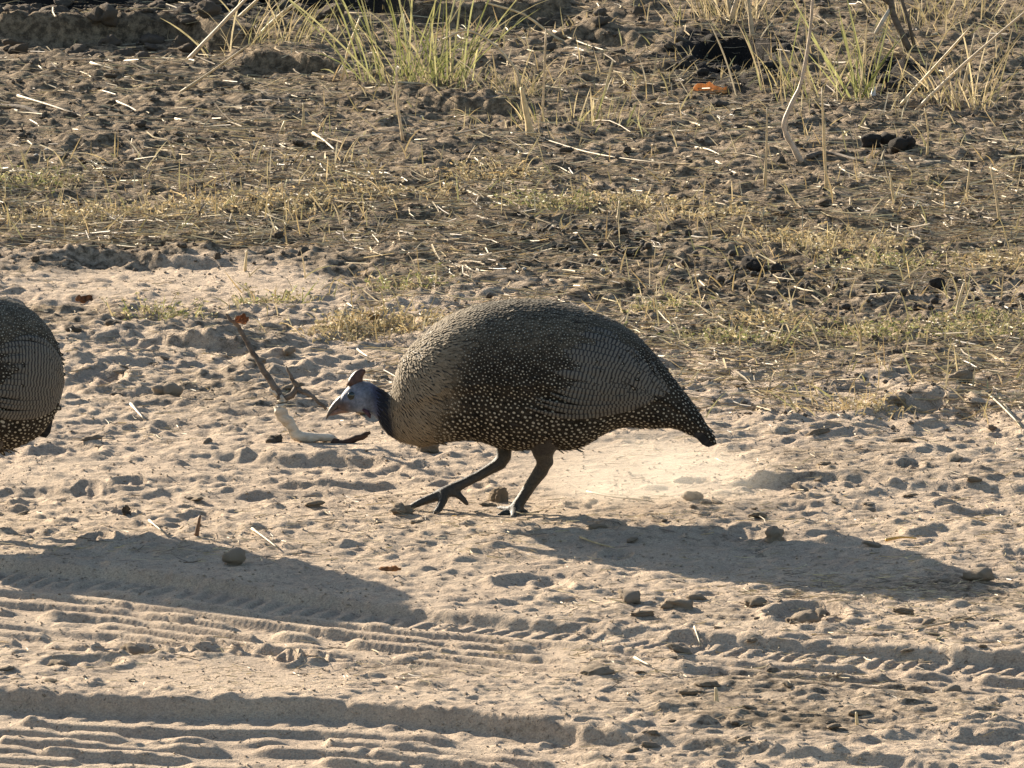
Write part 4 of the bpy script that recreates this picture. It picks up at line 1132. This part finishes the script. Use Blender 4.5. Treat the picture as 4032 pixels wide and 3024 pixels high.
leaf(950, 1262, 58, 52, (.30, .13, .055), 'curled rust brown leaf caught on the top of the forked branch', tipw, .5, .3, 1.1)
leaf(2795, 392, 135, 70, (.62, .34, .13), 'bright orange dead leaf lying below the black hollow', None, .55, .1, .7)
leaf(1535, 2262, 90, 34, (.40, .20, .08), 'small orange brown leaf lying on the sand below the bird toes', None, .4, -.1, .4)
leaf(3746, 838, 110, 60, (.70, .64, .52), 'pale flat leaf lying at the right below the dung lumps', None, .3, .5, .4)
leaf(330, 1195, 70, 44, (.20, .10, .045), 'dark brown crumpled leaf just right of the left bird back', None, .6, .3, .5)
leaf(1470, 1285, 50, 36, (.36, .22, .08), 'small tan leaf lying among the herbs near the bird back', None, .5, .3, .5)
leaf(490, 2035, 46, 50, (.10, .08, .06), 'small dark leaf standing above the shadow of the left bird', None, .5, .9, 1.2)

# ------------------------------------------------------------------ dust kicked up behind the feet
dm = bpy.data.materials.new('kicked_dust'); dm.use_nodes = True
dnt = dm.node_tree; dnt.nodes.clear()
dout = dnt.nodes.new('ShaderNodeOutputMaterial'); dv = dnt.nodes.new('ShaderNodeVolumePrincipled')
dv.inputs['Color'].default_value = (.92, .84, .72, 1); dv.inputs['Anisotropy'].default_value = .3
tc = dnt.nodes.new('ShaderNodeTexCoord')
ln = dnt.nodes.new('ShaderNodeVectorMath'); ln.operation = 'LENGTH'; dnt.links.new(tc.outputs['Object'], ln.inputs[0])
fall = ramp(dnt, ln.outputs['Value'], .95, .1)
mp = dnt.nodes.new('ShaderNodeMapping'); mp.inputs['Scale'].default_value = (2.2, 2.2, 1.6); dnt.links.new(tc.outputs['Object'], mp.inputs[0])
nz = ramp(dnt, noise(dnt, 1.0, 3, .5, mp.outputs[0]), .2, .8)
mu = dnt.nodes.new('ShaderNodeMath'); mu.operation = 'MULTIPLY'; dnt.links.new(fall, mu.inputs[0]); dnt.links.new(nz, mu.inputs[1])
m2 = dnt.nodes.new('ShaderNodeMath'); m2.operation = 'MULTIPLY'; m2.inputs[1].default_value = 4.2; dnt.links.new(mu.outputs[0], m2.inputs[0])
dnt.links.new(m2.outputs[0], dv.inputs['Density']); dnt.links.new(dv.outputs[0], dout.inputs['Volume'])
bm = bmesh.new(); bmesh.ops.create_icosphere(bm, subdivisions=3, radius=1.0)
dme = bpy.data.meshes.new('dust_puff'); bm.to_mesh(dme); bm.free()
dg_ = G(2560, 1985)
dust = link('dust_puff', dme, dm); dust.location = (dg_.x, dg_.y, .035); dust.scale = (.22, .16, .08)
tag(dust, 'faint puff of pale dust hanging low behind the stooping bird', 'dust', kind='stuff')
